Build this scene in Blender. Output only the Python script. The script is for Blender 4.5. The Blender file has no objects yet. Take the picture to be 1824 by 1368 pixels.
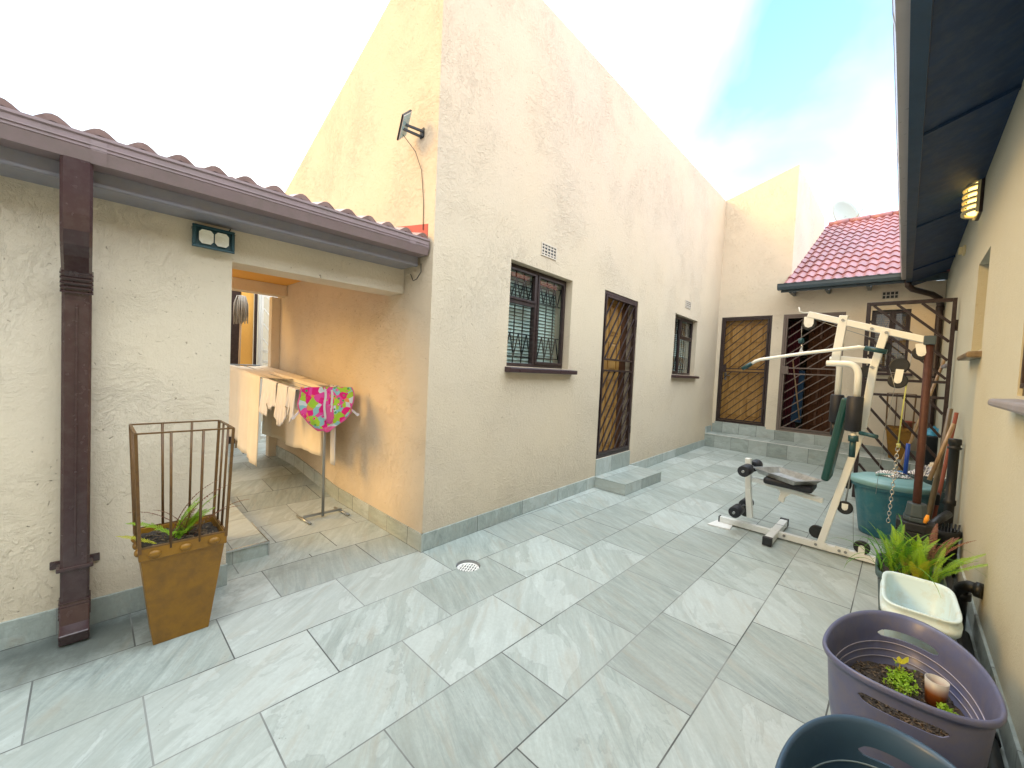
import bpy, bmesh, math, random
from mathutils import Vector, Matrix, Quaternion
from math import sin, cos, pi, radians as R
random.seed(7)
S = bpy.context.scene
COL = S.collection
V = Vector

# ---------------------------------------------------------------- camera
YAW, PIT, ROL = R(43.85928931), R(2.19250689), R(2.75248126)
FPX, CAMZ = 725.89, 1.4
_f = V((-sin(YAW)*cos(PIT), cos(YAW)*cos(PIT), -sin(PIT)))
_r = V((cos(YAW), sin(YAW), 0)); _u = _r.cross(_f)
CR = cos(ROL)*_r + sin(ROL)*_u
CU = -sin(ROL)*_r + cos(ROL)*_u
cam = bpy.data.cameras.new("camera"); camo = bpy.data.objects.new("camera", cam); COL.objects.link(camo)
cam.sensor_width = 36; cam.lens = 36*FPX/1824; cam.clip_start = .02; cam.clip_end = 500
M = Matrix.Identity(4)
for i in range(3):
    M[i][0] = CR[i]; M[i][1] = CU[i]; M[i][2] = -_f[i]
M[2][3] = CAMZ
camo.matrix_world = M
S.camera = camo
C0 = V((0, 0, CAMZ))
def ray(x, y): return (_f + CR*((x-912)/FPX) - CU*((y-684)/FPX))
def atx(x, y, X): d = ray(x, y); return C0 + d*(X/d.x)
def aty(x, y, Y): d = ray(x, y); return C0 + d*(Y/d.y)
def atz(x, y, Z): d = ray(x, y); return C0 + d*((Z-CAMZ)/d.z)

# ---------------------------------------------------------------- light
SUN_AZ, SUN_EL = R(216), R(25)          # azimuth clockwise from +Y (north), elevation
sdir = V((sin(SUN_AZ)*cos(SUN_EL), cos(SUN_AZ)*cos(SUN_EL), sin(SUN_EL)))
sl = bpy.data.lights.new("sun", 'SUN'); sl.energy = .50; sl.angle = R(24); sl.color = (1.0, .58, .15)
so = bpy.data.objects.new("sun", sl); COL.objects.link(so)
so.rotation_euler = sdir.to_track_quat('Z', 'Y').to_euler()
W = bpy.data.worlds.new("World"); S.world = W; W.use_nodes = True
nt = W.node_tree; nt.nodes.clear()
sky = nt.nodes.new('ShaderNodeTexSky'); sky.sky_type = 'NISHITA'; sky.sun_disc = False
sky.sun_elevation = SUN_EL; sky.sun_rotation = SUN_AZ; sky.altitude = 1500; sky.air_density = 1.1; sky.dust_density = .6
bg = nt.nodes.new('ShaderNodeBackground'); bg.inputs[1].default_value = .125
bgc = nt.nodes.new('ShaderNodeBackground'); bgc.inputs[0].default_value = (.93, .975, 1.0, 1); bgc.inputs[1].default_value = .66
tc = nt.nodes.new('ShaderNodeTexCoord')
def wn(t): return nt.nodes.new(t)
def dotn(v):
    n = wn('ShaderNodeVectorMath'); n.operation = 'DOT_PRODUCT'; nt.links.new(tc.outputs['Generated'], n.inputs[0]); n.inputs[1].default_value = v; return n.outputs['Value']
noi = wn('ShaderNodeTexNoise'); noi.inputs['Scale'].default_value = 2.2; noi.inputs['Detail'].default_value = 6; noi.inputs['Distortion'].default_value = .4
nt.links.new(tc.outputs['Generated'], noi.inputs['Vector'])
def mth(op, a, b=None, clamp=False):
    n = wn('ShaderNodeMath'); n.operation = op; n.use_clamp = clamp
    for i, q in enumerate((a, b)):
        if q is None: continue
        if isinstance(q, (int, float)): n.inputs[i].default_value = q
        else: nt.links.new(q, n.inputs[i])
    return n.outputs[0]
bd = ray(1640, 60).normalized(); bd2 = ray(-60, -40).normalized()
a1 = mth('MULTIPLY', mth('SUBTRACT', dotn(tuple(bd)), .885), 8)      # clear patch behind the eave on the right
a2 = mth('MULTIPLY', mth('SUBTRACT', dotn(tuple(bd2)), .955), 9)
am = mth('MAXIMUM', a1, a2)
am = mth('ADD', am, mth('MULTIPLY', mth('SUBTRACT', noi.outputs['Fac'], .50), 1.5))
am = mth('MULTIPLY', am, 1.0, True)
warm = wn('ShaderNodeMix'); warm.data_type = 'RGBA'; sh = V((sdir.x, sdir.y, .25)).normalized()      # thin cloud is warmer round the low sun
wf = mth('MULTIPLY', mth('ADD', dotn(tuple(sh)), -.10), 1.15, True); nt.links.new(wf, warm.inputs[0]); warm.inputs[6].default_value = (.88, .975, 1.05, 1); warm.inputs[7].default_value = (.50, .42, .32, 1); nt.links.new(warm.outputs[2], bgc.inputs[0])
zs_ = wn('ShaderNodeSeparateXYZ'); nt.links.new(tc.outputs['Generated'], zs_.inputs[0]); nt.links.new(mth('ADD', .30, mth('MULTIPLY', mth('MAXIMUM', zs_.outputs[2], 0.0), .62)), bgc.inputs[1])      # overcast sky: brighter overhead than at the horizon
mixs = wn('ShaderNodeMixShader'); nt.links.new(am, mixs.inputs[0]); nt.links.new(bgc.outputs[0], mixs.inputs[1]); nt.links.new(bg.outputs[0], mixs.inputs[2])
wo = wn('ShaderNodeOutputWorld'); nt.links.new(mixs.outputs[0], wo.inputs[0]); tint = wn('ShaderNodeMix'); tint.data_type = 'RGBA'; tint.blend_type = 'MULTIPLY'; tint.inputs[0].default_value = 1; tint.inputs[7].default_value = (.84, 1.0, .98, 1); nt.links.new(sky.outputs[0], tint.inputs[6]); nt.links.new(tint.outputs[2], bg.inputs[0])
S.view_settings.view_transform = 'Standard'; S.view_settings.look = 'None'; S.view_settings.gamma = 1; S.view_settings.use_curve_mapping = False
S.view_settings.exposure = 2.56
S.render.engine = 'CYCLES'
S.cycles.max_bounces = 10; S.cycles.diffuse_bounces = 6; S.cycles.glossy_bounces = 4; S.cycles.transmission_bounces = 6
S.cycles.sample_clamp_indirect = 8
try: S.cycles.use_denoising = True
except Exception: pass

# ---------------------------------------------------------------- materials
class NT:
    def __init__(s, name):
        s.m = bpy.data.materials.new(name); s.m.use_nodes = True; s.t = s.m.node_tree; s.t.nodes.clear()
        s.out = s.n('ShaderNodeOutputMaterial'); s.b = s.n('ShaderNodeBsdfPrincipled'); s.t.links.new(s.b.outputs[0], s.out.inputs[0])
        s.tc = s.n('ShaderNodeTexCoord'); s.pos = s.n('ShaderNodeNewGeometry').outputs['Position']; s.obj = s.tc.outputs['Object']
    def n(s, t): return s.t.nodes.new(t)
    def set(s, sock, v):
        if v is None: return
        if hasattr(v, 'node'): s.t.links.new(v, sock)
        else:
            if isinstance(v, tuple) and len(v) == 3 and sock.type == 'RGBA': v = v + (1,)
            sock.default_value = v
    def I(s, k, v): s.set(s.b.inputs[k], v)
    def math(s, op, a, b=0.0, c=None, clamp=False):
        n = s.n('ShaderNodeMath'); n.operation = op; n.use_clamp = clamp; s.set(n.inputs[0], a); s.set(n.inputs[1], b)
        if c is not None: s.set(n.inputs[2], c)
        return n.outputs[0]
    def vmath(s, op, a, b):
        n = s.n('ShaderNodeVectorMath'); n.operation = op; s.set(n.inputs[0], a); s.set(n.inputs[1], b); return n.outputs[0]
    def map(s, v, scale=(1, 1, 1), loc=(0, 0, 0), rot=(0, 0, 0)):
        n = s.n('ShaderNodeMapping'); s.set(n.inputs[0], v); n.inputs['Location'].default_value = loc; n.inputs['Rotation'].default_value = rot; n.inputs['Scale'].default_value = scale; return n.outputs[0]
    def noise(s, v, scale=5, det=4, rough=.5, dist=0.0, out='Fac'):
        n = s.n('ShaderNodeTexNoise'); s.set(n.inputs['Vector'], v); n.inputs['Scale'].default_value = scale; n.inputs['Detail'].default_value = det; n.inputs['Roughness'].default_value = rough; n.inputs['Distortion'].default_value = dist; return n.outputs[out]
    def voro(s, v, scale=5, feat='F1', out='Distance', rnd=1):
        n = s.n('ShaderNodeTexVoronoi'); n.feature = feat; s.set(n.inputs['Vector'], v); n.inputs['Scale'].default_value = scale; n.inputs['Randomness'].default_value = rnd; return n.outputs[out]
    def ramp(s, f, stops, interp='LINEAR'):
        n = s.n('ShaderNodeValToRGB'); n.color_ramp.interpolation = interp; s.set(n.inputs[0], f); e = n.color_ramp.elements
        while len(e) < len(stops): e.new(.5)
        for k, (p, c) in enumerate(stops):
            e[k].position = p; e[k].color = (c, c, c, 1) if isinstance(c, (int, float)) else tuple(c)+(1,)
        return n.outputs[0]
    def mix(s, f, a, b, mode='MIX'):
        n = s.n('ShaderNodeMix'); n.data_type = 'RGBA'; n.blend_type = mode; s.set(n.inputs[0], f); s.set(n.inputs[6], a); s.set(n.inputs[7], b); return n.outputs[2]
    def bump(s, h, strength=.3, dist=.01, nrm=None):
        n = s.n('ShaderNodeBump'); n.inputs['Strength'].default_value = strength; n.inputs['Distance'].default_value = dist; s.set(n.inputs['Height'], h); s.set(n.inputs['Normal'], nrm); return n.outputs[0]
    def sep(s, v):
        n = s.n('ShaderNodeSeparateXYZ'); s.set(n.inputs[0], v); return n.outputs
    def comb(s, x, y, z):
        n = s.n('ShaderNodeCombineXYZ'); s.set(n.inputs[0], x); s.set(n.inputs[1], y); s.set(n.inputs[2], z); return n.outputs[0]

def paint(name, col, rough=.45, metal=0.0, var=.12, scale=6, bump=.08, bscale=60, spec=.5, dirt=None, dirtcol=(.05, .04, .03), coat=0):
    t = NT(name); p = t.pos
    f = t.noise(p, scale, 5, .6)
    lo = tuple(c*(1-var) for c in col); hi = tuple(min(1, c*(1+var)) for c in col)
    c = t.mix(f, lo, hi)
    if dirt and dirt > 0: c = t.mix(t.ramp(t.noise(p, scale*2.3, 6, .7), [(.5-dirt*.5, 0), (.85, .8)]), c, dirtcol)
    t.I('Base Color', c); t.I('Roughness', t.math('ADD', rough-.08, t.math('MULTIPLY', t.noise(p, scale*3, 3), .16))); t.I('Metallic', metal); t.I('Specular IOR Level', spec)
    if coat: t.I('Coat Weight', coat); t.I('Coat Roughness', .1)
    if bump: t.I('Normal', t.bump(t.noise(p, bscale, 4, .6), bump, .004))
    return t.m

def plaster(name, col, alt, scratch=1.0, rough=.82):
    t = NT(name); p = t.pos
    w0 = p
    big = t.noise(p, .55, 4, .6, .3); med = t.noise(p, 3.2, 6, .65, .6)
    c = t.mix(t.ramp(big, [(.36, 0), (.66, 1)]), col, alt)
    c = t.mix(t.math('MULTIPLY', t.ramp(med, [(.35, 0), (.7, 1)]), .16), c, tuple(x*.84 for x in col)); c = t.mix(t.math('MULTIPLY', t.ramp(t.noise(w0, 14, 6, .75, 1.0), [(.50, 0), (.66, 1)]), .07*scratch), c, tuple(x*.66 for x in col))
    # trowelled skin: patchy ridges whose direction wanders, small pits and drag marks
    w = t.vmath('ADD', p, t.vmath('MULTIPLY', t.noise(p, 5.5, 4, .55, 0, 'Color'), (.22, .22, .22)))
    st1 = t.noise(t.map(w, (9, 9, 26)), 1.9, 6, .7, .7)
    st2 = t.noise(t.map(w, (30, 30, 7), rot=(.5, .4, .2)), 1.4, 5, .65, .8)
    dirm = t.ramp(t.noise(p, 1.3, 3), [(.42, 0), (.58, 1)])
    st = t.mix(dirm, st1, st2)
    ridge = t.ramp(st, [(.46, 0), (.56, .55), (.60, 1), (.66, .5)])
    reg = t.ramp(t.noise(p, 1.1, 5, .65), [(.42, .0), (.64, 1)])
    h1 = t.math('MULTIPLY', ridge, reg)
    pv = t.voro(t.map(w, (5, 5, 3.2)), 5.5, 'F1')
    pitm = t.ramp(pv, [(.05, 1), (.10, 0)])
    pitr = t.ramp(t.noise(p, 4, 3), [(.44, 0), (.54, 1)])
    pit = t.math('MULTIPLY', pitm, pitr)
    scr = t.ramp(t.voro(t.map(w, (3.4, 3.4, 20), rot=(.5, .7, .1)), 3.0, 'F1'), [(.045, 1), (.10, 0)])
    scr = t.math('MULTIPLY', scr, t.ramp(t.noise(p, 2.7, 2), [(.42, 0), (.50, 1)]))
    h = t.math('ADD', t.math('MULTIPLY', h1, .55), t.math('MULTIPLY', t.noise(p, 55, 6, .7), .45))
    h = t.math('SUBTRACT', h, t.math('MULTIPLY', pit, 1.3)); h = t.math('SUBTRACT', h, t.math('MULTIPLY', scr, 1.0))
    c = t.mix(t.math('MULTIPLY', pit, .62*scratch), c, (.20, .13, .08)); c = t.mix(t.math('MULTIPLY', scr, .5*scratch), c, (.25, .17, .10))
    drip = t.ramp(t.noise(t.map(w, (6, 6, 1.3)), 1, 5, .7), [(.60, 0), (.82, 1)])
    c = t.mix(t.math('MULTIPLY', drip, .06), c, (.36, .31, .27))
    spl = t.ramp(t.math('ADD', t.sep(t.pos)[2], t.math('MULTIPLY', t.math('SUBTRACT', t.noise(p, 5, 6, .7), .5), .7)), [(.10, 1), (.42, 0)])      # mud splashed up from the tiles
    c = t.mix(t.math('MULTIPLY', spl, .20), c, (.30, .25, .18))
    t.I('Base Color', c); t.I('Roughness', rough); t.I('Specular IOR Level', .25); t.I('Normal', t.bump(h, .62*scratch, .018))
    return t.m

def stone(name, mode='floor', warm=0.0):
    """large slate-look porcelain tiles, .40 x .63 m in half bond, every tile printed differently"""
    t = NT(name); x, y, z = t.sep(t.pos)
    if mode == 'floor': bv = t.comb(t.math('SUBTRACT', y, 1.42-6.3), t.math('ADD', x, .92+8.0), 0.0); row, bw, off = .3985, .63, .5
    elif mode == 'passage': bv = t.comb(t.math('SUBTRACT', y, 1.42-6.3+.2), t.math('ADD', x, .92+8.0), 0.0); row, bw, off = .3985, .63, .5
    elif mode == 'xz': bv = t.comb(t.math('ADD', x, 9.0), t.math('ADD', z, 8.0-8*.0), 0.0); row, bw, off = 4.0, .315, 0.0
    else: bv = t.comb(t.math('ADD', y, 9.1), t.math('ADD', z, 8.0), 0.0); row, bw, off = 4.0, .60, 0.0
    br = t.n('ShaderNodeTexBrick'); t.set(br.inputs['Vector'], bv); br.offset = off; br.offset_frequency = 2; br.squash = 1
    br.inputs['Color1'].default_value = (0, 0, 0, 1); br.inputs['Color2'].default_value = (1, 1, 1, 1); br.inputs['Mortar'].default_value = (.5, .5, .5, 1)
    br.inputs['Scale'].default_value = 1; br.inputs['Brick Width'].default_value = bw; br.inputs['Row Height'].default_value = row
    br.inputs['Mortar Size'].default_value = .0032; br.inputs['Mortar Smooth'].default_value = .15; br.inputs['Bias'].default_value = 0
    rnd = br.outputs['Color']; fac = br.outputs['Fac']
    r = t.sep(rnd)[0]
    wn_ = t.n('ShaderNodeTexWhiteNoise'); wn_.noise_dimensions = '1D'; t.set(wn_.inputs['W'], t.math('MULTIPLY', r, 917.3)); rc = wn_.outputs['Color']; rv = wn_.outputs['Value']
    offv = t.vmath('MULTIPLY', rc, (37.0, 53.0, 29.0))
    pv = t.vmath('ADD', t.pos, offv)
    rot = t.n('ShaderNodeVectorRotate'); rot.rotation_type = 'Z_AXIS' if mode in ('floor', 'passage') else 'EULER_XYZ'; t.set(rot.inputs['Vector'], pv)
    if mode in ('floor', 'passage'): t.set(rot.inputs['Angle'], t.math('ADD', t.math('MULTIPLY', rv, .8), .25))
    pr = rot.outputs[0]
    veins = t.noise(t.map(pr, (2.0, 13, 6)), 1.5, 9, .72, .45)
    cloud = t.noise(pr, 2.6, 7, .62, .5)
    plate = t.noise(t.map(pr, (1.0, 1.7, 1.5)), 1.9, 7, .55, 1.1)
    patch = t.ramp(plate, [(.51, 0), (.515, 1)])
    edge = t.ramp(plate, [(.498, 0), (.510, 1), (.522, 0)])
    fine = t.noise(pr, 60, 5, .75)
    A, B, Cc, D = (.235, .285, .27), (.45, .52, .50), (.60, .67, .655), (.34, .375, .34)
    if warm: A, B, Cc, D = (.26, .21, .15), (.42, .35, .25), (.52, .45, .34), (.36, .27, .17)
    c = t.mix(t.ramp(veins, [(.34, 0), (.64, 1)]), A, B); c = t.mix(t.math('MULTIPLY', t.ramp(t.noise(t.map(pr, (3, 34, 9)), 2.2, 6, .7, .3), [(.46, 0), (.62, 1)]), .30), c, (.24, .27, .25))
    c = t.mix(t.ramp(cloud, [(.42, 0), (.7, .75)]), c, D)
    c = t.mix(t.math('MULTIPLY', t.math('MULTIPLY', patch, t.ramp(rv, [(.35, 0), (.6, 1)])), .30), c, Cc)
    c = t.mix(t.math('MULTIPLY', t.math('MULTIPLY', edge, t.ramp(rv, [(.35, .15), (.6, 1)])), .35), c, (.22, .25, .25))
    c = t.mix(t.math('MULTIPLY', t.ramp(fine, [(.35, 1), (.6, 0)]), .28), c, (.24, .26, .24))
    c = t.mix(t.math('MULTIPLY', t.math('SUBTRACT', rv, .4), .6, clamp=True), c, (.58, .62, .60)); c = t.mix(t.math('MULTIPLY', t.math('SUBTRACT', .45, rv), .5, clamp=True), c, (.26, .27, .25)); bs_ = t.noise(t.map(pr, (1.5, 9, 5), (3, 1, 7)), 1.7, 6, .65, .5); c = t.mix(t.math('MULTIPLY', t.ramp(bs_, [(.54, 0), (.68, 1)]), .34), c, (.36, .32, .25))
    # damp and soot stains on the tiles under the downpipe, grime along the foot of the wall
    if mode == 'floor':
        for (sx_, sy_, kx, ky, am_) in ((-2.72, .02, 3.2, 1.6, .75), (-2.86, -.5, 6.0, .55, .5), (.30, 4.6, 3.4, .5, .55)):
            dd = t.math('SQRT', t.math('ADD', t.math('POWER', t.math('MULTIPLY', t.math('SUBTRACT', x, sx_), kx), 2.0), t.math('POWER', t.math('MULTIPLY', t.math('SUBTRACT', y, sy_), ky), 2.0)))
            sm_ = t.ramp(t.math('ADD', dd, t.math('MULTIPLY', t.math('SUBTRACT', t.noise(t.pos, 7, 6, .7), .5), 1.6)), [(.25, 1), (1.0, 0)])
            c = t.mix(t.math('MULTIPLY', sm_, am_), c, (.07, .085, .08))
    grit = t.ramp(t.voro(t.pos, 34, 'F1'), [(.05, 1), (.08, 0)]); c = t.mix(t.math('MULTIPLY', grit, t.ramp(t.noise(t.pos, 3.1, 3), [(.55, 0), (.62, .7)])), c, (.12, .10, .07))
    # worn / wet / dirty areas of the yard
    st = t.ramp(t.noise(t.pos, 1.1, 6, .6), [(.45, 0), (.75, 1)])
    c = t.mix(t.math('MULTIPLY', st, .18), c, (.22, .23, .18))
    gc = t.mix(t.ramp(t.noise(t.pos, 1.3, 3), [(.44, 0), (.56, 1)]), (.085, .09, .088), (.25, .265, .255))
    c = t.mix(fac, c, gc)
    t.I('Base Color', c)
    ro = t.math('ADD', .30, t.math('MULTIPLY', cloud, .28)); ro = t.math('ADD', ro, t.math('MULTIPLY', fac, .3))
    t.I('Roughness', ro); t.I('Specular IOR Level', .45)
    h = t.math('ADD', t.math('MULTIPLY', plate, .9), t.math('MULTIPLY', veins, .35)); h = t.math('ADD', h, t.math('MULTIPLY', fine, .12)); h = t.math('ADD', h, t.math('MULTIPLY', patch, .12))
    h = t.math('SUBTRACT', h, t.math('MULTIPLY', fac, .8))
    t.I('Normal', t.bump(h, .35, .006))
    return t.m

def wood(name, col, dark, scale=1.0, rough=.4, axis=2):
    t = NT(name); sc = [26, 26, 26]; sc[axis] = 1.6
    n = t.noise(t.map(t.pos, tuple(sc)), scale, 6, .6, 1.0); m2 = t.noise(t.pos, 3, 4)
    c = t.mix(t.ramp(n, [(.35, 0), (.65, 1)]), dark, col); c = t.mix(t.math('MULTIPLY', m2, .35), c, dark)
    t.I('Base Color', c); t.I('Roughness', rough); t.I('Normal', t.bump(n, .15, .004)); t.I('Coat Weight', .15)
    return t.m

def cloth(name, col, alt=None, scale=300):
    t = NT(name)
    c = t.mix(t.noise(t.pos, 5, 4), tuple(x*.9 for x in col), alt or col)
    t.I('Base Color', c); t.I('Roughness', .9); t.I('Sheen Weight', .2); t.I('Specular IOR Level', .15)
    t.I('Normal', t.bump(t.noise(t.pos, scale, 2), .15, .002, t.bump(t.noise(t.map(t.pos, (1, 1, .35)), 22, 4, .6, .6), .35, .01)))
    return t.m

def leafmat(name, col, alt):
    t = NT(name)
    c = t.mix(t.noise(t.pos, 30, 3), col, alt); c = t.mix(t.ramp(t.noise(t.pos, 19, 3), [(.58, 0), (.75, .8)]), c, (.30, .22, .06)); t.I('Base Color', c); t.I('Roughness', .5)
    tr = t.n('ShaderNodeBsdfTranslucent'); t.set(tr.inputs[0], c); mx = t.n('ShaderNodeMixShader'); mx.inputs[0].default_value = .35
    t.t.links.new(t.b.outputs[0], mx.inputs[1]); t.t.links.new(tr.outputs[0], mx.inputs[2]); t.t.links.new(mx.outputs[0], t.out.inputs[0])
    return t.m

MAT = {}
CREAM, CREAM2 = (.74, .64, .49), (.71, .63, .515)
MAT['plaster'] = plaster('cream_plaster', CREAM, CREAM2)
MAT['plaster_main'] = plaster('pinkish_cream_plaster', (.665, .56, .415), (.64, .55, .43)); MAT['plaster_fine'] = plaster('fine_plaster', (.52, .51, .41), (.50, .50, .42), .5)
MAT['plaster_ochre'] = plaster('ochre_plaster', (.82, .46, .11), (.74, .40, .10), .6)
MAT['tile'] = stone('slate_tile'); MAT['tile_p'] = stone('passage_tile', 'passage', .0); MAT['tile_x'] = stone('riser_tile', 'xz'); MAT['tile_y'] = stone('skirting_tile', 'yz')
MAT['brown'] = paint('dark_brown_enamel', (.026, .014, .014), .36, var=.25, dirt=.12, dirtcol=(.07, .05, .045), scale=9)
MAT['cage'] = paint('rusty_brown_bars', (.15, .075, .02), .45, var=.3, scale=20, dirt=.2, dirtcol=(.05, .02, .012)); MAT['pipe_brown'] = paint('glossy_brown_pipe', (.050, .022, .024), .25, var=.2, dirt=.12, dirtcol=(.09, .06, .055), scale=9, coat=.3); MAT['gatepale'] = paint('faded_brown_bars', (.16, .12, .10), .4, var=.2); MAT['gutter'] = paint('brown_gutter_enamel', (.27, .20, .21), .33, var=.18, scale=5, dirt=.1, dirtcol=(.2, .17, .16))
MAT['fascia'] = paint('brown_fascia_board', (.24, .24, .29), .45, var=.25, scale=6, dirt=.2, dirtcol=(.30, .27, .25))
MAT['sill'] = paint('brown_sill_paint', (.045, .024, .028), .3, var=.2, bump=.15, bscale=25)
MAT['slate_blue'] = paint('grey_blue_gutter', (.05, .075, .095), .35, var=.15, scale=4)
MAT['navy'] = paint('navy_fascia_paint', (.010, .045, .10), .35, var=.2, scale=4); MAT['gutterpale'] = paint('pale_gutter_face', (.42, .40, .42), .3, var=.1)
MAT['darkboard'] = paint('dark_eave_board', (.003, .030, .095), .6, var=.5, scale=5, dirt=.1, dirtcol=(.05, .07, .09))
MAT['door'] = wood('varnished_door_wood', (.52, .30, .09), (.33, .17, .045), rough=.32)
MAT['doordark'] = wood('dark_door_wood', (.13, .055, .025), (.06, .022, .01))
MAT['glass'] = None
t = NT('window_glass'); ge_ = t.n('ShaderNodeNewGeometry'); vd_ = t.n('ShaderNodeVectorMath'); vd_.operation = 'DOT_PRODUCT'; t.t.links.new(ge_.outputs['Normal'], vd_.inputs[0]); t.t.links.new(ge_.outputs['Incoming'], vd_.inputs[1]); f5_ = t.math('POWER', t.math('SUBTRACT', 1.0, t.math('ABSOLUTE', vd_.outputs['Value'])), 4.0); gl = t.n('ShaderNodeBsdfGlossy'); gl.inputs['Roughness'].default_value = .015; gl.inputs['Color'].default_value = (.9, .95, 1, 1)
tr_ = t.n('ShaderNodeBsdfTransparent'); tr_.inputs[0].default_value = (.86, .92, .91, 1); mx_ = t.n('ShaderNodeMixShader'); t.t.links.new(t.math('ADD', t.math('MULTIPLY', f5_, .9), .10, clamp=True), mx_.inputs[0]); t.t.links.new(tr_.outputs[0], mx_.inputs[1]); t.t.links.new(gl.outputs[0], mx_.inputs[2]); t.t.links.new(mx_.outputs[0], t.out.inputs[0]); MAT['glass'] = t.m
MAT['blind'] = paint('pale_blind_slats', (.62, .72, .68), .5, var=.08)
MAT['bamboo_blind'] = wood('straw_blind', (.55, .36, .16), (.30, .17, .07), axis=0)
MAT['airbrick'] = paint('cream_air_brick', (.62, .55, .46), .8, var=.1, bump=.3)
MAT['black'] = paint('black_plastic', (.012, .014, .017), .45, var=.3)
MAT['foam'] = paint('black_foam_vinyl', (.010, .012, .020), .55, var=.3, bscale=120, bump=.3)
MAT['white_steel'] = paint('cream_white_powder_coat', (.76, .79, .78), .32, var=.05, scale=8, dirt=.0, coat=.2)
MAT['steel'] = paint('worn_grey_steel', (.33, .35, .36), .35, metal=.7, var=.2)
MAT['chrome'] = paint('bright_steel', (.62, .63, .63), .2, metal=1.0, var=.1)
MAT['rust'] = paint('rusty_steel', (.075, .030, .024), .6, metal=.3, var=.6, scale=22, dirt=.3, dirtcol=(.05, .02, .015), bump=.4)
MAT['green_vinyl'] = paint('dark_green_vinyl', (.004, .055, .055), .38, var=.2, bump=.12, bscale=90)
MAT['teal'] = paint('teal_plastic', (.03, .16, .22), .42, var=.12, dirt=.05, dirtcol=(.15, .25, .26))
MAT['teal_lid'] = paint('pale_teal_plastic', (.18, .36, .38), .4, var=.12)
MAT['white_plastic'] = paint('white_bucket_plastic', (.62, .78, .84), .35, var=.05, dirt=.05, dirtcol=(.5, .48, .38))
MAT['purple'] = paint('purple_grey_tub_plastic', (.095, .112, .225), .36, var=.05, dirt=.12, dirtcol=(.16, .15, .17), bump=.12, bscale=35)
MAT['bluegrey'] = paint('blue_grey_tub_plastic', (.034, .076, .135), .36, var=.12)
MAT['greypot'] = paint('dark_grey_pot_plastic', (.05, .09, .10), .45, var=.15)
MAT['ochre_pot'] = paint('brown_ochre_enamel', (.27, .128, .008), .42, var=.16, scale=4, dirt=.14, dirtcol=(.08, .04, .015), bump=.25, bscale=45)
MAT['soil'] = paint('dark_potting_soil', (.026, .019, .015), .95, var=.8, scale=60, bump=1.0, bscale=45, dirt=.2, dirtcol=(.16, .13, .10))
MAT['woodchip'] = paint('pale_wood_chip', (.15, .105, .065), .9, var=.4, scale=40)
MAT['terracotta'] = paint('terracotta_clay', (.28, .08, .045), .8, var=.2)
MAT['fern'] = leafmat('bright_fern_leaf', (.20, .46, .02), (.38, .56, .03))
MAT['fern2'] = leafmat('deep_fern_leaf', (.06, .22, .03), (.14, .36, .03))
MAT['yleaf'] = leafmat('yellowed_leaf', (.62, .55, .03), (.45, .50, .04))
MAT['dryleaf'] = leafmat('dry_brown_leaf', (.20, .07, .04), (.28, .13, .07))
MAT['sheet'] = cloth('cream_bed_sheet', (.80, .70, .54), (.84, .76, .62))
MAT['sheetw'] = cloth('white_bed_sheet', (.78, .76, .72), (.82, .80, .78))
MAT['garment'] = cloth('pale_baby_cotton', (.80, .76, .72), (.70, .72, .80))
MAT['greycloth'] = cloth('pale_grey_cotton', (.58, .58, .60), (.66, .66, .66))
MAT['boardcloth'] = cloth('dull_blue_cover', (.018, .045, .085)); MAT['bluecloth'] = cloth('blue_cotton', (.07, .20, .46), (.10, .30, .55))
MAT['strap'] = cloth('white_webbing', (.80, .78, .84))
MAT['mop'] = cloth('grey_mop_yarn', (.50, .46, .40), (.35, .32, .27))
MAT['stick'] = wood('pale_stick_wood', (.50, .34, .17), (.30, .18, .09))
MAT['stick2'] = wood('weathered_stick_wood', (.24, .18, .10), (.12, .085, .05))
MAT['blueplastic'] = paint('blue_plastic', (.01, .06, .38), .4)
MAT['skyplastic'] = paint('sky_blue_plastic_bag', (.06, .32, .50), .4, var=.3)
MAT['orangeplastic'] = paint('orange_plastic', (.75, .30, .02), .4)
MAT['cell'] = paint('solar_cells', (.30, .52, .64), .15, var=.1, scale=20)
MAT['boundary'] = paint('pale_boundary_paint', (.5, .46, .36), .8); MAT['white_paint'] = paint('white_paint', (.78, .78, .76), .4, var=.04)
MAT['dish'] = paint('pale_dish_metal', (.34, .37, .34), .4, var=.05)
MAT['red_paint'] = paint('red_wall_paint', (.42, .07, .06), .6, var=.15)
MAT['lampcase'] = paint('cream_lamp_case', (.66, .56, .32), .4, var=.05)
MAT['reflector'] = paint('floodlight_reflector', (.80, .78, .66), .25, var=.05, spec=.6)
MAT['tealblack'] = paint('dark_teal_case', (.012, .06, .075), .4)
t = NT('lit_lamp_diffuser'); t.I('Base Color', (.9, .8, .5)); t.I('Emission Color', (1, .72, .22)); t.I('Emission Strength', .55); MAT['lamp_glow'] = t.m
t = NT('frosted_plastic'); t.I('Base Color', t.mix(t.ramp(t.math('MULTIPLY', t.sep(t.obj)[2], 10), [(.35, 0), (.75, 1)]), (.30, .09, .02), (.72, .72, .70))); t.I('Roughness', .35); t.I('Transmission Weight', .35); MAT['cup'] = t.m
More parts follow.
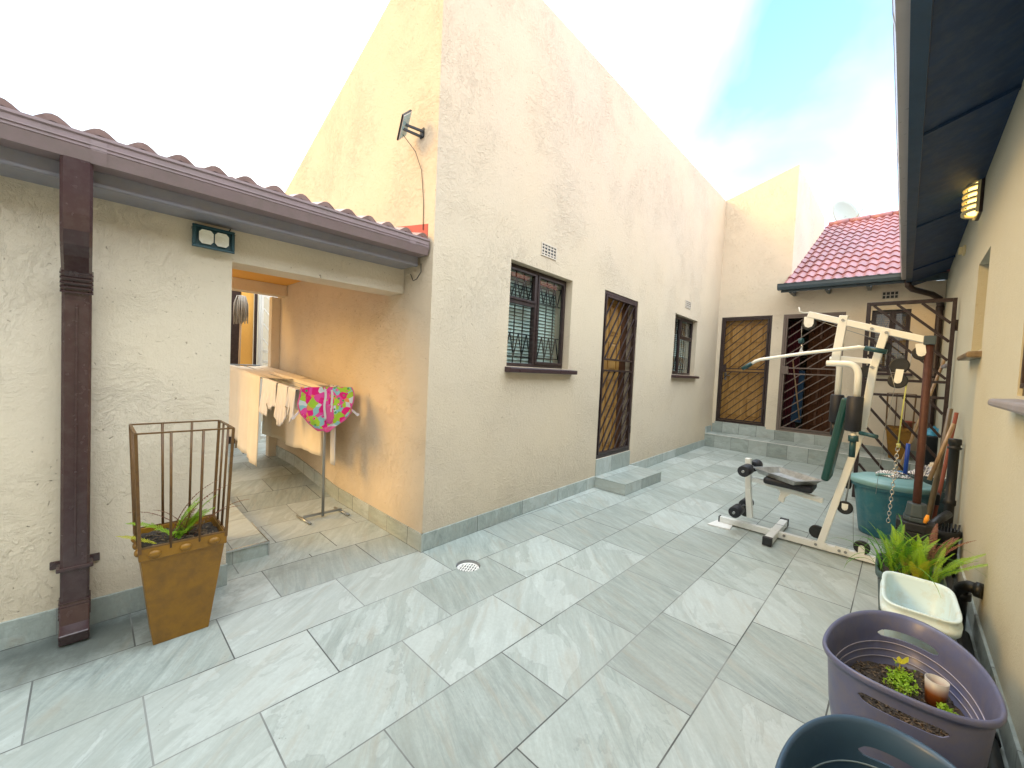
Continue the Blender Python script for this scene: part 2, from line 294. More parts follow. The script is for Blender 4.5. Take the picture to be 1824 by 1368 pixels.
def rooftile(name, col, spec):
    t = NT(name); n = t.noise(t.pos, 7, 5, .65)
    c = t.mix(n, tuple(x*.7 for x in col), tuple(min(1, x*1.25) for x in col)); c = t.mix(t.ramp(t.noise(t.pos, 26, 4, .7), [(.52, 0), (.78, .55)]), c, (.08, .04, .04)); wv = t.sep(t.voro(t.map(t.pos, (7, 2.9, 2.9)), 1.0, 'F1', 'Color'))[0]; c = t.mix(t.math('MULTIPLY', wv, .35), c, tuple(min(1, x*1.9+.03) for x in col)); c = t.mix(t.ramp(t.noise(t.pos, 60, 3, .7), [(.66, 0), (.74, .5)]), c, (.42, .40, .34))
    t.I('Base Color', c); t.I('Roughness', .42); t.I('Specular IOR Level', spec); t.I('Normal', t.bump(t.noise(t.pos, 70, 4), .15, .004)); return t.m
MAT['roof_red'] = rooftile('red_roof_tile', (.24, .088, .095), .6)
MAT['roof_terra'] = rooftile('terracotta_roof_tile', (.42, .14, .075), .4)
MAT['roof_brown'] = rooftile('brown_red_roof_tile', (.34, .24, .23), .5)
# striped cloth
t = NT('striped_towel'); xx = t.sep(t.pos)
s_ = t.math('SINE', t.math('MULTIPLY', t.math('ADD', xx[0], t.math('MULTIPLY', t.noise(t.pos, 9, 2), .12)), 330)); t.I('Base Color', t.mix(t.ramp(s_, [(.45, 0), (.55, 1)]), (.68, .68, .68), (.14, .14, .18))); t.I('Roughness', .9); MAT['striped'] = t.m
# printed baby seat cover: lime / turquoise / pink areas with flowers and leaves
t = NT('printed_seat_cover'); P = t.obj
w = t.vmath('ADD', P, t.vmath('MULTIPLY', t.noise(P, 9, 2, .5, 0, 'Color'), (.05, .05, .05)))
v1 = t.voro(w, 22, 'F1', 'Color'); rr = t.sep(v1)[0]
c = t.ramp(rr, [(0, (.42, .72, .05)), (.22, (.30, .62, .70)), (.36, (.70, .80, .86)), (.50, (.85, .01, .25)), (.68, (.42, .70, .06)), (.80, (.85, .08, .42)), (.95, (.9, .35, .12))], 'CONSTANT')
d2 = t.voro(t.map(P, (1, 1, 1), (.3, .1, .2)), 26, 'F1'); k2 = t.sep(t.voro(t.map(P, (1, 1, 1), (.3, .1, .2)), 26, 'F1', 'Color'))[1]
c = t.mix(t.math('MULTIPLY', t.ramp(d2, [(.30, 1), (.33, 0)]), t.ramp(k2, [(.62, 0), (.63, 1)])), c, (.85, .02, .30))
c = t.mix(t.math('MULTIPLY', t.ramp(d2, [(.12, 1), (.15, 0)]), t.ramp(k2, [(.62, 0), (.63, 1)])), c, (.9, .75, .85))
c = t.mix(t.math('MULTIPLY', t.ramp(d2, [(.26, 1), (.29, 0)]), t.ramp(k2, [(.24, 1), (.25, 0)])), c, (.08, .42, .12))
zz = t.sep(P)[2]
c = t.mix(t.ramp(t.math('ADD', zz, t.math('MULTIPLY', t.noise(P, 6, 2), .06)), [(.03, 1), (.035, 0)]), c, (.88, .16, .42))
t.I('Base Color', c); t.I('Roughness', .85); t.I('Normal', t.bump(t.noise(P, 14, 3), .4, .01)); MAT['print'] = t.m

# ---------------------------------------------------------------- mesh helpers
class Plane:
    """vertical plane: s along u, z up, d outward along n"""
    def __init__(s, p0, u, n): s.p0 = V(p0); s.u = V(u).normalized(); s.n = V(n).normalized()
    def pt(s, a, z, d=0): return V((s.p0.x, s.p0.y, 0)) + s.u*a + s.n*d + V((0, 0, z))
class MB:
    def __init__(s): s.v = []; s.f = []; s.sm = []
    def add(s, vs, fs, smooth=False):
        o = len(s.v); s.v += [V(q) for q in vs]; s.f += [tuple(i+o for i in f) for f in fs]; s.sm += [smooth]*len(fs); return s
    def hexa(s, p):   # 8 points: bottom 4 ccw, top 4
        return s.add(p, [(3, 2, 1, 0), (4, 5, 6, 7), (0, 1, 5, 4), (1, 2, 6, 5), (2, 3, 7, 6), (3, 0, 4, 7)])
    def box(s, x0, x1, y0, y1, z0, z1):
        return s.hexa([(x0, y0, z0), (x1, y0, z0), (x1, y1, z0), (x0, y1, z0), (x0, y0, z1), (x1, y0, z1), (x1, y1, z1), (x0, y1, z1)])
    def pbox(s, P, s0, s1, z0, z1, d0, d1):
        return s.hexa([P.pt(s0, z0, d1), P.pt(s1, z0, d1), P.pt(s1, z0, d0), P.pt(s0, z0, d0), P.pt(s0, z1, d1), P.pt(s1, z1, d1), P.pt(s1, z1, d0), P.pt(s0, z1, d0)])
    def bar(s, a, b, w, h, up=(0, 0, 1)):
        a = V(a); b = V(b); d = (b-a).normalized(); x = d.cross(V(up))
        if x.length < 1e-4: x = d.cross(V((1, 0, 0)))
        x.normalize(); y = x.cross(d).normalized(); x *= w/2; y *= h/2
        return s.hexa([a-x-y, a+x-y, b+x-y, b-x-y, a-x+y, a+x+y, b+x+y, b-x+y])
    def tube(s, pts, r, n=10, caps=True, smooth=True):
        pts = [V(p) for p in pts]; k = len(pts); rs = r if isinstance(r, (list, tuple)) else [r]*k
        t0 = (pts[1]-pts[0]).normalized(); x = t0.cross(V((0, 0, 1)))
        if x.length < 1e-3: x = t0.cross(V((1, 0, 0)))
        x.normalize(); rings = []; vs = []
        for i, p in enumerate(pts):
            t = (pts[min(i+1, k-1)]-pts[max(i-1, 0)]).normalized(); x = (x - t*x.dot(t)).normalized(); y = t.cross(x)
            vs += [p + (x*cos(2*pi*j/n)+y*sin(2*pi*j/n))*rs[i] for j in range(n)]
        fs = [(i*n+j, i*n+(j+1) % n, (i+1)*n+(j+1) % n, (i+1)*n+j) for i in range(k-1) for j in range(n)]
        s.add(vs, fs, smooth)
        if caps:
            o = len(s.v)-k*n; s.f.append(tuple(o+j for j in reversed(range(n)))); s.f.append(tuple(o+(k-1)*n+j for j in range(n))); s.sm += [False, False]
        return s
    def cyl(s, a, b, r, n=20): return s.tube([a, b], r, n)
    def lathe(s, prof, c, n=32, sx=1, sy=1, rot=0, fn=None, close=False):
        """profile [(r,z)], optional superellipse-like shaping through fn(angle)->factor"""
        vs = []; c = V(c); k = len(prof)
        for (r, z) in prof:
            for j in range(n):
                a = 2*pi*j/n; q = fn(a) if fn else 1; px, py = r*cos(a)*sx*q, r*sin(a)*sy*q
                vs.append(c+V((px*cos(rot)-py*sin(rot), px*sin(rot)+py*cos(rot), z)))
        fs = [(i*n+j, i*n+(j+1) % n, (i+1)*n+(j+1) % n, (i+1)*n+j) for i in range(k-1) for j in range(n)]
        s.add(vs, fs, True)
        if close: o = len(s.v)-k*n; s.f.append(tuple(o+j for j in reversed(range(n)))); s.f.append(tuple(o+(k-1)*n+j for j in range(n))); s.sm += [False, False]
        return s
    def grid(s, nu, nv, fn, smooth=True):
        vs = [fn(i/nu, j/nv) for j in range(nv+1) for i in range(nu+1)]
        return s.add(vs, [(j*(nu+1)+i, j*(nu+1)+i+1, (j+1)*(nu+1)+i+1, (j+1)*(nu+1)+i) for j in range(nv) for i in range(nu)], smooth)
    def ball(s, c, r, n=12, m=8, sc=(1, 1, 1)):
        c = V(c); vs = []
        for i in range(m+1):
            th = pi*i/m
            for j in range(n): vs.append(c+V((r*sin(th)*cos(2*pi*j/n)*sc[0], r*sin(th)*sin(2*pi*j/n)*sc[1], r*cos(th)*sc[2])))
        return s.add(vs, [(i*n+j, (i+1)*n+j, (i+1)*n+(j+1) % n, i*n+(j+1) % n) for i in range(m) for j in range(n)], True)
    def build(s, name, mat, parent=None, bevel=0, solid=0, weld=False, subsurf=0):
        me = bpy.data.meshes.new(name); loc = V((0, 0, 0))
        if parent is not None:
            q = parent
            while q is not None: loc = loc + q.location; q = q.parent
        else:
            loc = V(s.v[0]) if False else V((sum(v.x for v in s.v)/len(s.v), sum(v.y for v in s.v)/len(s.v), min(v.z for v in s.v)))
        me.from_pydata([tuple(v-loc) for v in s.v], [], s.f); me.polygons.foreach_set('use_smooth', s.sm); me.update()
        bm = bmesh.new(); bm.from_mesh(me)
        if weld: bmesh.ops.remove_doubles(bm, verts=bm.verts, dist=1e-5)
        bmesh.ops.recalc_face_normals(bm, faces=bm.faces); bm.to_mesh(me); bm.free()
        o = bpy.data.objects.new(name, me); COL.objects.link(o); me.materials.append(MAT[mat] if isinstance(mat, str) else mat)
        if parent is not None: o.parent = parent
        else: o.location = loc
        if solid: m = o.modifiers.new('solid', 'SOLIDIFY'); m.thickness = solid; m.offset = 0
        if bevel: m = o.modifiers.new('bevel', 'BEVEL'); m.width = bevel; m.segments = 2; m.limit_method = 'ANGLE'; m.harden_normals = False
        if subsurf: m = o.modifiers.new('sub', 'SUBSURF'); m.levels = subsurf; m.render_levels = subsurf
        return o
def thing(name, loc, label, cat, group=None):
    o = bpy.data.objects.new(name, None); COL.objects.link(o); o.location = loc; o.empty_display_size = .1
    return tag(o, label, cat, group)
def tag(o, label, cat, group=None):
    o['label'] = label; o['category'] = cat
    if group: o['group'] = group
    return o
def struct(o): o['kind'] = 'structure'; return o

def wall_panel(mb, P, L, z0, ztop, holes, th):
    """wall with rectangular holes, front at d=0, back at d=-th"""
    ss = sorted({0, L, *[h[0] for h in holes], *[h[1] for h in holes]}); zs = sorted({z0, *[h[2] for h in holes], *[h[3] for h in holes]})
    zs = zs + [None]
    Z = lambda i, s: ztop(s) if zs[i] is None else zs[i]
    inh = lambda i, j: (j < len(zs)-1) and any(h[0]-1e-6 <= ss[i] and ss[i+1] <= h[1]+1e-6 and zs[j+1] is not None and h[2]-1e-6 <= zs[j] and zs[j+1] <= h[3]+1e-6 for h in holes)
    vid = {}
    def vert(i, j, d):
        k = (i, j, d)
        if k not in vid: vid[k] = len(mb.v); mb.v.append(P.pt(ss[i], Z(j, ss[i]), -d*th))
        return vid[k]
    def F(*q): mb.f.append(q); mb.sm.append(False)
    nI, nJ = len(ss)-1, len(zs)-1
    solid = [[not inh(i, j) for j in range(nJ)] for i in range(nI)]
    for i in range(nI):
        for j in range(nJ):
            if not solid[i][j]: continue
            F(vert(i, j, 0), vert(i+1, j, 0), vert(i+1, j+1, 0), vert(i, j+1, 0)); F(vert(i, j, 1), vert(i, j+1, 1), vert(i+1, j+1, 1), vert(i+1, j, 1))
            if i == 0 or not solid[i-1][j]: F(vert(i, j, 0), vert(i, j+1, 0), vert(i, j+1, 1), vert(i, j, 1))
            if i == nI-1 or not solid[i+1][j]: F(vert(i+1, j, 0), vert(i+1, j, 1), vert(i+1, j+1, 1), vert(i+1, j+1, 0))
            if j == 0 or not solid[i][j-1]: F(vert(i, j, 0), vert(i, j, 1), vert(i+1, j, 1), vert(i+1, j, 0))
            if j == nJ-1 or not solid[i][j+1]: F(vert(i, j+1, 0), vert(i+1, j+1, 0), vert(i+1, j+1, 1), vert(i, j+1, 1))

def tile_roof(eL, eR, up, rows, period=.14, course=.36, amp=.028, step=.022):
    """wavy tiled slope. eL,eR eave ends, up = unit vector up the slope"""
    eL = V(eL); eR = V(eR); up = V(up).normalized(); e = (eR-eL); L = e.length; e.normalize(); nrm = e.cross(up).normalized()
    if nrm.z < 0: nrm = -nrm
    mb = MB(); nu = int(L/period*8); wave = lambda a: amp*1.3*((.5+.5*sin(2*pi*a/period))**.75-.25)
    def row(v, lift): return [eL+e*(L*i/nu)+up*v+nrm*(wave(L*i/nu)+lift) for i in range(nu+1)]
    for r in range(rows):
        v0 = r*course; v1 = v0+course; hl = random.uniform(-.002, .002)
        A = row(v0, -.004); B = row(v0-.004, step+hl); Cc = row(v1, .0)
        mb.add(A+B, [(i, i+1, nu+1+i+1, nu+1+i) for i in range(nu)], False)
        mb.add(B+Cc, [(i, i+1, nu+1+i+1, nu+1+i) for i in range(nu)], True)
    # underside sheet
    q = [eL-nrm*.03, eR-nrm*.03, eR-nrm*.03+up*rows*course, eL-nrm*.03+up*rows*course]; mb.add(q, [(0, 1, 2, 3)])
    return mb

def diag(mb, P, s0, s1, z0, z1, sp, slope, d, w, off=0.0):
    """diagonal bars z = slope*(s-k) clipped to the rectangle"""
    k = s0 - (z1-z0)/abs(slope) - 1 + off
    while k < s1 + (z1-z0)/abs(slope)+1:
        if slope > 0: a, b = (k, z0), (k+(z1-z0)/slope, z1)
        else: a, b = (k, z1), (k+(z1-z0)/-slope, z0)
        t0, t1 = 0, 1; ds = b[0]-a[0]; ta, tb = (s0-a[0])/ds, (s1-a[0])/ds; t0 = max(t0, ta); t1 = min(t1, tb)
        if t1-t0 > .06:
            L = lambda t: P.pt(a[0]+ds*t, a[1]+(b[1]-a[1])*t, d)
            mb.bar(L(t0), L(t1), w, w, up=P.n)
        k += sp
# ================================================================= SETTING
def floor_sheet():
    # level yard with a hole under the drain cover
    mb = MB(); cx, cy, r = -2.13, 1.86, .087; n = 32
    ring = [(cx+r*cos(2*pi*i/n), cy+r*sin(2*pi*i/n), 0) for i in range(n)]
    sq = []
    for i in range(n):
        a = 2*pi*i/n; c_, s_ = cos(a), sin(a); k = .3/max(abs(c_), abs(s_)); sq.append((cx+k*c_, cy+k*s_, 0))
    mb.add(ring+sq, [(i, (i+1) % n, n+(i+1) % n, n+i) for i in range(n)])
    x0, x1, y0, y1 = cx-.3, cx+.3, cy-.3, cy+.3; X0, X1, Y0, Y1 = -3.0, 8, -8, 9.3
    for a in ((X0, x0, Y0, Y1), (x1, X1, Y0, Y1), (x0, x1, Y0, y0), (x0, x1, y1, Y1)):
        mb.add([(a[0], a[2], 0), (a[1], a[2], 0), (a[1], a[3], 0), (a[0], a[3], 0)], [(0, 1, 2, 3)])
    return mb
o = floor_sheet().build('yard_floor', 'tile'); struct(o)
g = MB(); g.add([(-60, -60, -.35), (60, -60, -.35), (60, 60, -.35), (-60, 60, -.35)], [(0, 1, 2, 3)]); MAT['earth'] = paint('bare_earth', (.22, .18, .13), .9); struct(g.build('ground', 'earth'))
# passage floor: level, then a gentle ramp
mb = MB(); pr = [(-3.0, 0), (-4.0, 0), (-5.2, .1), (-9.5, .1)]
vs = []
for (x, z) in pr: vs += [(x, .4, z), (x, 3.4 if x < -5.9 else 1.9, z)]
mb.add(vs, [(2*i, 2*i+1, 2*i+3, 2*i+2) for i in range(3)]); struct(mb.build('passage_floor', 'tile_p'))

# entrance step in front of the side door, and the long step before the rear doors
def steps(name, tops, parts_mat): pass
def prism(pts, z0, z1):
    mb = MB(); n = len(pts); mb.add([(x, y, z0) for x, y in pts]+[(x, y, z1) for x, y in pts], [tuple(reversed(range(n))), tuple(range(n, 2*n))]+[(i, (i+1) % n, n+(i+1) % n, n+i) for i in range(n)]); return mb
xs1 = lambda y: -2.52-.0525*(y-1.732)
o = prism([(xs1(4.29)-.05, 4.285), (-2.235, 4.285), (-2.245, 5.27), (xs1(5.27)-.05, 5.27)], -.02, .125).build('entrance_step', 'tile_y', bevel=.003); struct(o)
t0 = prism([(xs1(4.29), 4.282), (-2.232, 4.282), (-2.242, 5.273), (xs1(5.27), 5.273)], .1245, .129).build('step_top', 'tile', o)
o2 = prism([(-2.95, 8.80), (.38, 8.52), (.38, 9.3), (-2.95, 9.3)], -.02, .262).build('rear_step', 'tile_x', bevel=.003); struct(o2)
prism([(-2.94, 8.797), (.379, 8.517), (.379, 9.245), (-2.94, 9.245)], .2615, .2655).build('step_top', 'tile', o2)
prism([(-2.93, 8.792), (.379, 8.513), (.379, 8.5185), (-2.93, 8.7975)], .2575, .268).build('step_edge', 'white_paint', o2)
# tiled landing inside the passage with a steel edge trim
o3 = MB().box(-9.5, -3.16, .3, .885, -.02, .098).build('passage_landing', 'tile_p', bevel=0); struct(o3)
mb = MB(); mb.box(-3.162, -3.152, .5, .893, .090, .104); mb.box(-3.162, -3.152, .885, .893, 0, .0895); mb.box(-3.6, -3.163, .886, .892, .090, .101); mb.build('edge_trim', 'chrome', o3)

# ================================================================= CENTRAL BUILDING
MW = Plane((-2.52, 1.732, 0), (-.0525, 1, 0), (1, .0525, 0))
CB = thing('house', (-2.52, 1.732, 0), 'tall cream plastered building with a sloping parapet, two brown windows and one gated door', 'house')
sy = lambda y: (y-1.732)*1.00138
Lm = sy(9.26)
W1 = (sy(2.585), sy(3.585), 1.42, 2.365); D1 = (sy(4.30), sy(5.25), .335, 2.40); W2 = (sy(6.70), sy(7.86), 1.43, 2.44)
topf = lambda s: 4.70 + .055*s
mb = MB(); wall_panel(mb, MW, Lm, -.05, topf, [W1, D1, W2], .22)
for i, q in enumerate(mb.v):
    if q.y < 1.733 and q.x < -2.6: mb.v[i] = V((q.x, 1.7326, q.z))
LF = Plane((-2.5316, 1.732, 0), (-1, 0, 0), (0, -1, 0))
wall_panel(mb, LF, 3.5, -.05, lambda s: 4.70-.357*s, [], .2)
random.seed(3)
mb.build('wall', 'plaster_main', CB)
# mono-pitch roof behind the parapet edges and the closed back
mb = MB(); a = MW.pt(.25, topf(0)-.13, -.22); b = MW.pt(Lm, topf(Lm)-.13, -.22); c = V((-6.03, 9.26, 3.32)); d = V((-6.03, 1.94, 3.32))
mb.add([a, b, c, d, a-V((0, 0, .06)), b-V((0, 0, .06)), c-V((0, 0, .06)), d-V((0, 0, .06))], [(0, 1, 2, 3), (7, 6, 5, 4), (2, 3, 7, 6)])
mb.build('roof', 'roof_brown', CB)
MB().box(-6.2, -6.035, 1.94, 9.26, -.05, 3.4).build('rear_wall', 'plaster_main', CB)
# skirting of cut tiles
mb = MB(); s0, s1 = 0.0, D1[0]-.03
mb.pbox(MW, -.012, sy(4.283), 0, .135, .012, -.01); mb.pbox(MW, sy(5.275), sy(8.785), 0, .135, .012, -.01); mb.pbox(MW, sy(8.80), sy(9.2), .266, .395, .012, -.01)
mb.pbox(MW, sy(4.30)+.002, sy(5.25)-.002, .13, .334, .010, -.05)
mb.build('skirting', 'tile_y', CB, bevel=.002)
mb = MB(); xs = -2.507
pts = [(-2.507, 0), (-4.0, 0), (-5.2, .1), (-6.0, .1)]
for (xa, za), (xb, zb) in zip(pts, pts[1:]):
    mb.hexa([(xb, 1.720, zb-.02), (xa, 1.720, za-.02), (xa, 1.74, za-.02), (xb, 1.74, zb-.02), (xb, 1.720, zb+.135), (xa, 1.720, za+.135), (xa, 1.74, za+.135), (xb, 1.74, zb+.135)])
mb.build('skirting', 'tile_x', CB)

def air_brick(P, s, z, w, h, parent, rows=3, cols=3, d=0.0):
    mb = MB(); fr = .012
    mb.pbox(P, s-w/2, s+w/2, z-h/2, z-h/2+fr, d-.03, d+.008); mb.pbox(P, s-w/2, s+w/2, z+h/2-fr, z+h/2, d-.03, d+.008)
    mb.pbox(P, s-w/2, s-w/2+fr, z-h/2+fr, z+h/2-fr, d-.03, d+.008); mb.pbox(P, s+w/2-fr, s+w/2, z-h/2+fr, z+h/2-fr, d-.03, d+.008)
    for i in range(1, cols): q = s-w/2+w*i/cols; mb.pbox(P, q-.006, q+.006, z-h/2+fr, z+h/2-fr, d-.02, d+.006)
    for j in range(1, rows): q = z-h/2+h*j/rows; mb.pbox(P, s-w/2+fr, s+w/2-fr, q-.006, q+.006, d-.022, d+.004)
    o = mb.build('air_brick', 'airbrick', parent)
    m2 = MB().pbox(P, s-w/2+.004, s+w/2-.004, z-h/2+.004, z+h/2-.004, d+.0005, d+.0015); m2.build('hole_shade', 'black', o)  # thin black plate stands in for the shade inside the vent holes
    return o
air_brick(MW, sy(3.13), 2.565, .25, .125, CB, 4, 5); air_brick(MW, sy(7.27), 2.66, .30, .13, CB, 4, 5)

def window(P, h, parent, left_fan=True, depth=.10, split=.48, blind=True, bars=True, fanz=.36, sill=True, closed=True):
    s0, s1, z0, z1 = h; d = -depth; w = .035
    mb = MB(); mb.pbox(P, s0, s1, z1-w, z1, d-.02, d+.02); mb.pbox(P, s0, s1, z0, z0+w, d-.02, d+.02)
    mb.pbox(P, s0, s0+w, z0+w, z1-w, d-.02, d+.02); mb.pbox(P, s1-w, s1, z0+w, z1-w, d-.02, d+.02)
    sm = s0+(s1-s0)*split; mb.pbox(P, sm-w/2, sm+w/2, z0+w, z1-w, d-.022, d+.026)
    zf = z1-(z1-z0)*fanz
    if left_fan: f0, f1, g0, g1 = s0+w, sm-w/2, sm+w/2, s1-w
    else: f0, f1, g0, g1 = sm+w/2, s1-w, s0+w, sm-w/2
    mb.pbox(P, f0, f1, zf-w/2, zf+w/2, d-.02, d+.022)
    o = mb.build('window', 'brown', parent, bevel=.003)
    # opening sashes with their own slim frames
    for (a, b, c, e) in ((f0, f1, zf+w/2, z1-w), (g0, g1, z0+w, z1-w)):
        m = MB(); q = .022; m.pbox(P, a, b, c, c+q, d+.004, d+.034); m.pbox(P, a, b, e-q, e, d+.004, d+.034); m.pbox(P, a, a+q, c+q, e-q, d+.004, d+.034); m.pbox(P, b-q, b, c+q, e-q, d+.004, d+.034)
        m.build('sash', 'brown', o, bevel=.002)
    m = MB(); m.add([P.pt(s0+.01, z0+.01, d-.002), P.pt(s1-.01, z0+.01, d-.002), P.pt(s1-.01, z1-.01, d-.002), P.pt(s0+.01, z1-.01, d-.002)], [(0, 1, 2, 3)]); m.build('pane', 'glass', o)
    if bars:
        m = MB(); db = d-.05; n = max(4, int((s1-s0)/.115))
        for i in range(1, n): q = s0+(s1-s0)*i/n; m.bar(P.pt(q, z0+.03, db), P.pt(q, z1-.03, db), .009, .009, up=P.n)
        st = (s1-s0)/n
        for (za, zb) in ((z1-.09, z1-.28), (z0+.10, z0+.32)):
            m.bar(P.pt(s0, za, db), P.pt(s1, za, db), .009, .009, up=P.n); m.bar(P.pt(s0, zb, db), P.pt(s1, zb, db), .009, .009, up=P.n)
            for i in range(n):
                a, b = s0+st*i, s0+st*(i+1); mm = (a+b)/2
                m.bar(P.pt(a, za, db+.006), P.pt(mm, zb, db+.006), .008, .008, up=P.n); m.bar(P.pt(mm, zb, db+.006), P.pt(b, za, db+.006), .008, .008, up=P.n)
        m.build('burglar_bars', 'black', o)
    if blind:
        m = MB(); z = z0+.03; i = 0
        while z < z1-.02:
            m.add([P.pt(s0+.02, z, d-.085), P.pt(s1-.02, z, d-.085), P.pt(s1-.02, z+.030, d-.105), P.pt(s0+.02, z+.030, d-.105)], [(0, 1, 2, 3)]); z += .0335
        m.pbox(P, s0+.02, s1-.02, z1-.045, z1-.005, d-.12, d-.08)
        m.build('blind', blind if isinstance(blind, str) else 'blind', o)
        m = MB().pbox(P, s0-.05, s1+.05, z0-.05, z1+.05, -.245, -.235); m.build('dark_room_backing', 'black', o)  # black sheet stands in for the darkness of the unlit room
    if sill:
        m = MB(); a, b = s0-.02, s1+.075
        m.hexa([P.pt(a, z0-.055, .075), P.pt(b, z0-.055, .075), P.pt(b, z0-.055, -.09), P.pt(a, z0-.055, -.09), P.pt(a, z0-.012, .075), P.pt(b, z0-.012, .075), P.pt(b, z0+.002, -.09), P.pt(a, z0+.002, -.09)])
        m.build('sill', 'sill', o, bevel=.006)
    return o
window(MW, W1, CB, True); window(MW, W2, CB, False, split=.42)

def panel_door(P, s0, s1, z0, z1, d, parent, mat='door', rows=4, handle=True, pts=None):
    """raised and fielded panel door; pts can replace P by a hinged plane"""
    mb = MB(); mb.pbox(P, s0, s1, z0, z1, d-.04, d); st = .09; w = (s1-s0-3*st)/2; hh = (z1-z0-(rows+1)*st)/rows
    for i in range(2):
        for j in range(rows):
            a = s0+st+i*(w+st); c = z0+st+j*(hh+st)
            # moulding ring and raised field with sloping edges
            for (x0, x1, y0, y1) in ((a, a+w, c, c+.014), (a, a+w, c+hh-.014, c+hh), (a, a+.014, c+.014, c+hh-.014), (a+w-.014, a+w, c+.014, c+hh-.014)): mb.pbox(P, x0, x1, y0, y1, d, d+.012)
            q = .05; A = [P.pt(a+.02, c+.02, d+.001), P.pt(a+w-.02, c+.02, d+.001), P.pt(a+w-.02, c+hh-.02, d+.001), P.pt(a+.02, c+hh-.02, d+.001)]
            B = [P.pt(a+q, c+q, d+.015), P.pt(a+w-q, c+q, d+.015), P.pt(a+w-q, c+hh-q, d+.015), P.pt(a+q, c+hh-q, d+.015)]
            mb.add(A+B, [(4, 5, 6, 7)]+[(k, (k+1) % 4, 4+(k+1) % 4, 4+k) for k in range(4)])
    o = mb.build('door', mat, parent)
    if handle:
        m = MB(); hs = s0+.05; hz = z0+.95; m.tube([P.pt(hs, hz, d), P.pt(hs, hz, d+.05), P.pt(hs+.10, hz, d+.05)], .009, 8); m.pbox(P, hs-.02, hs+.02, hz-.09, hz+.06, d, d+.006); m.build('handle', 'steel', o)
    return o
def gate(P, s0, s1, z0, z1, d, parent, rails, sp=.165, slope=1.0, w=.012, fr=.04, mat='brown', lock=None, off=0.0):
    mb = MB(); mb.pbox(P, s0, s0+fr, z0, z1, d-.02, d+.02); mb.pbox(P, s1-fr, s1, z0, z1, d-.02, d+.02)
    mb.pbox(P, s0+fr, s1-fr, z0, z0+fr, d-.02, d+.02); mb.pbox(P, s0+fr, s1-fr, z1-fr, z1, d-.02, d+.02)
    # inner leaf frame
    a, b, c, e = s0+fr+.006, s1-fr-.006, z0+fr+.008, z1-fr-.006; f2 = .026
    mb.pbox(P, a, a+f2, c, e, d-.012, d+.030); mb.pbox(P, b-f2, b, c, e, d-.012, d+.030); mb.pbox(P, a+f2, b-f2, c, c+f2, d-.012, d+.030); mb.pbox(P, a+f2, b-f2, e-f2, e, d-.012, d+.030)
    for r in rails: mb.pbox(P, a+f2, b-f2, r-.011, r+.011, d-.010, d+.028)
    zz = [c+f2]+sorted(rails)+[e-f2]
    diag(mb, P, a+f2, b-f2, zz[0], zz[1], sp, slope, d+.008, w, off); diag(mb, P, a+f2, b-f2, zz[-2], zz[-1], sp, slope, d+.008, w, off)
    for zh in (z0+.3, z1-.3): mb.tube([P.pt(s1-fr, zh-.05, d+.03), P.pt(s1-fr, zh+.05, d+.03)], .012, 8)
    o = mb.build('security_gate', mat, parent, bevel=.0015)
    if lock: q = MB(); q.pbox(P, a-.02, a+.085, lock-.075, lock+.075, d-.02, d+.036); q.build('lock_box', mat, o, bevel=.004)
    return o
panel_door(MW, D1[0]+.002, D1[1]-.18, D1[2]+.002, D1[3]-.002, -.15, CB, rows=4)
m = MB(); m.pbox(MW, D1[1]-.18, D1[1]-.001, D1[2], D1[3]-.001, -.21, -.14); m.build('door_jamb', 'doordark', CB)
gate(MW, D1[0], D1[1], D1[2], D1[3], -.03, CB, [1.43, 1.57], sp=.15, slope=1.25, w=.017)
# red painted flashing where the lower roof meets the side wall
m = MB(); m.add([(-2.60, 1.7285, 2.31), (-2.60, 1.7285, 2.435), (-3.3, 1.7285, 2.54), (-3.3, 1.7285, 2.42), (-2.60, 1.735, 2.31), (-2.60, 1.735, 2.435), (-3.3, 1.735, 2.54), (-3.3, 1.735, 2.42)], [(0, 1, 2, 3), (7, 6, 5, 4), (0, 4, 5, 1), (1, 5, 6, 2), (2, 6, 7, 3), (3, 7, 4, 0)]); m.build('flashing', 'red_paint', CB)

# ================================================================= REAR BUILDING
RB = thing('house', (-2.9, 9.25, 0), 'low cream back wing with red tiled roof and two gated doors, beyond the gym machine', 'house')
RP = Plane((-2.95, 9.25, 0), (1, 0, 0), (0, -1, 0)); rx = lambda x: x+2.95
DA = (rx(-2.845), rx(-1.93), .49, 2.68); DB = (rx(-1.745), rx(-.815), .45, 2.68); WC = (rx(-.47), rx(.01), 1.64, 2.68)
mb = MB(); wall_panel(mb, RP, 3.325, -.05, lambda s: 3.10, [DA, DB, WC], .20)
mb.hexa([(-2.95, 9.25, 3.1), (-1.67, 9.25, 3.1), (-1.67, 12.67, 3.1), (-2.95, 12.67, 3.1), (-2.95, 9.25, 5.12), (-1.67, 9.25, 5.50), (-1.67, 12.67, 5.50), (-2.95, 12.67, 5.12)])
mb.box(-2.95, -2.75, 9.45, 13.2, -.05, 3.1); mb.box(-2.749, .379, 9.451, 12.999, 2.90, 2.96); mb.box(-2.74, .37, 13.0, 13.2, -.05, 5.2)
mb.build('wall', 'plaster', RB)
mb = MB(); mb.pbox(RP, rx(-2.90), rx(-.76), .266, .447, .016, -.01); mb.pbox(RP, DA[0]-.01, DA[1]+.02, .4475, .4885, .014, -.05)
mb.pbox(RP, rx(-.755), rx(.37), .266, .38, .012, -.01); mb.build('skirting', 'tile_x', RB, bevel=.002)
gate(RP, *DA, -.02, RB, [1.55, 1.615], sp=.168, slope=.92, w=.017, fr=.045, lock=1.62)
panel_door(RP, DA[0]+.05, DA[1]-.04, DA[2]+.03, DA[3]-.04, -.13, RB, rows=4)
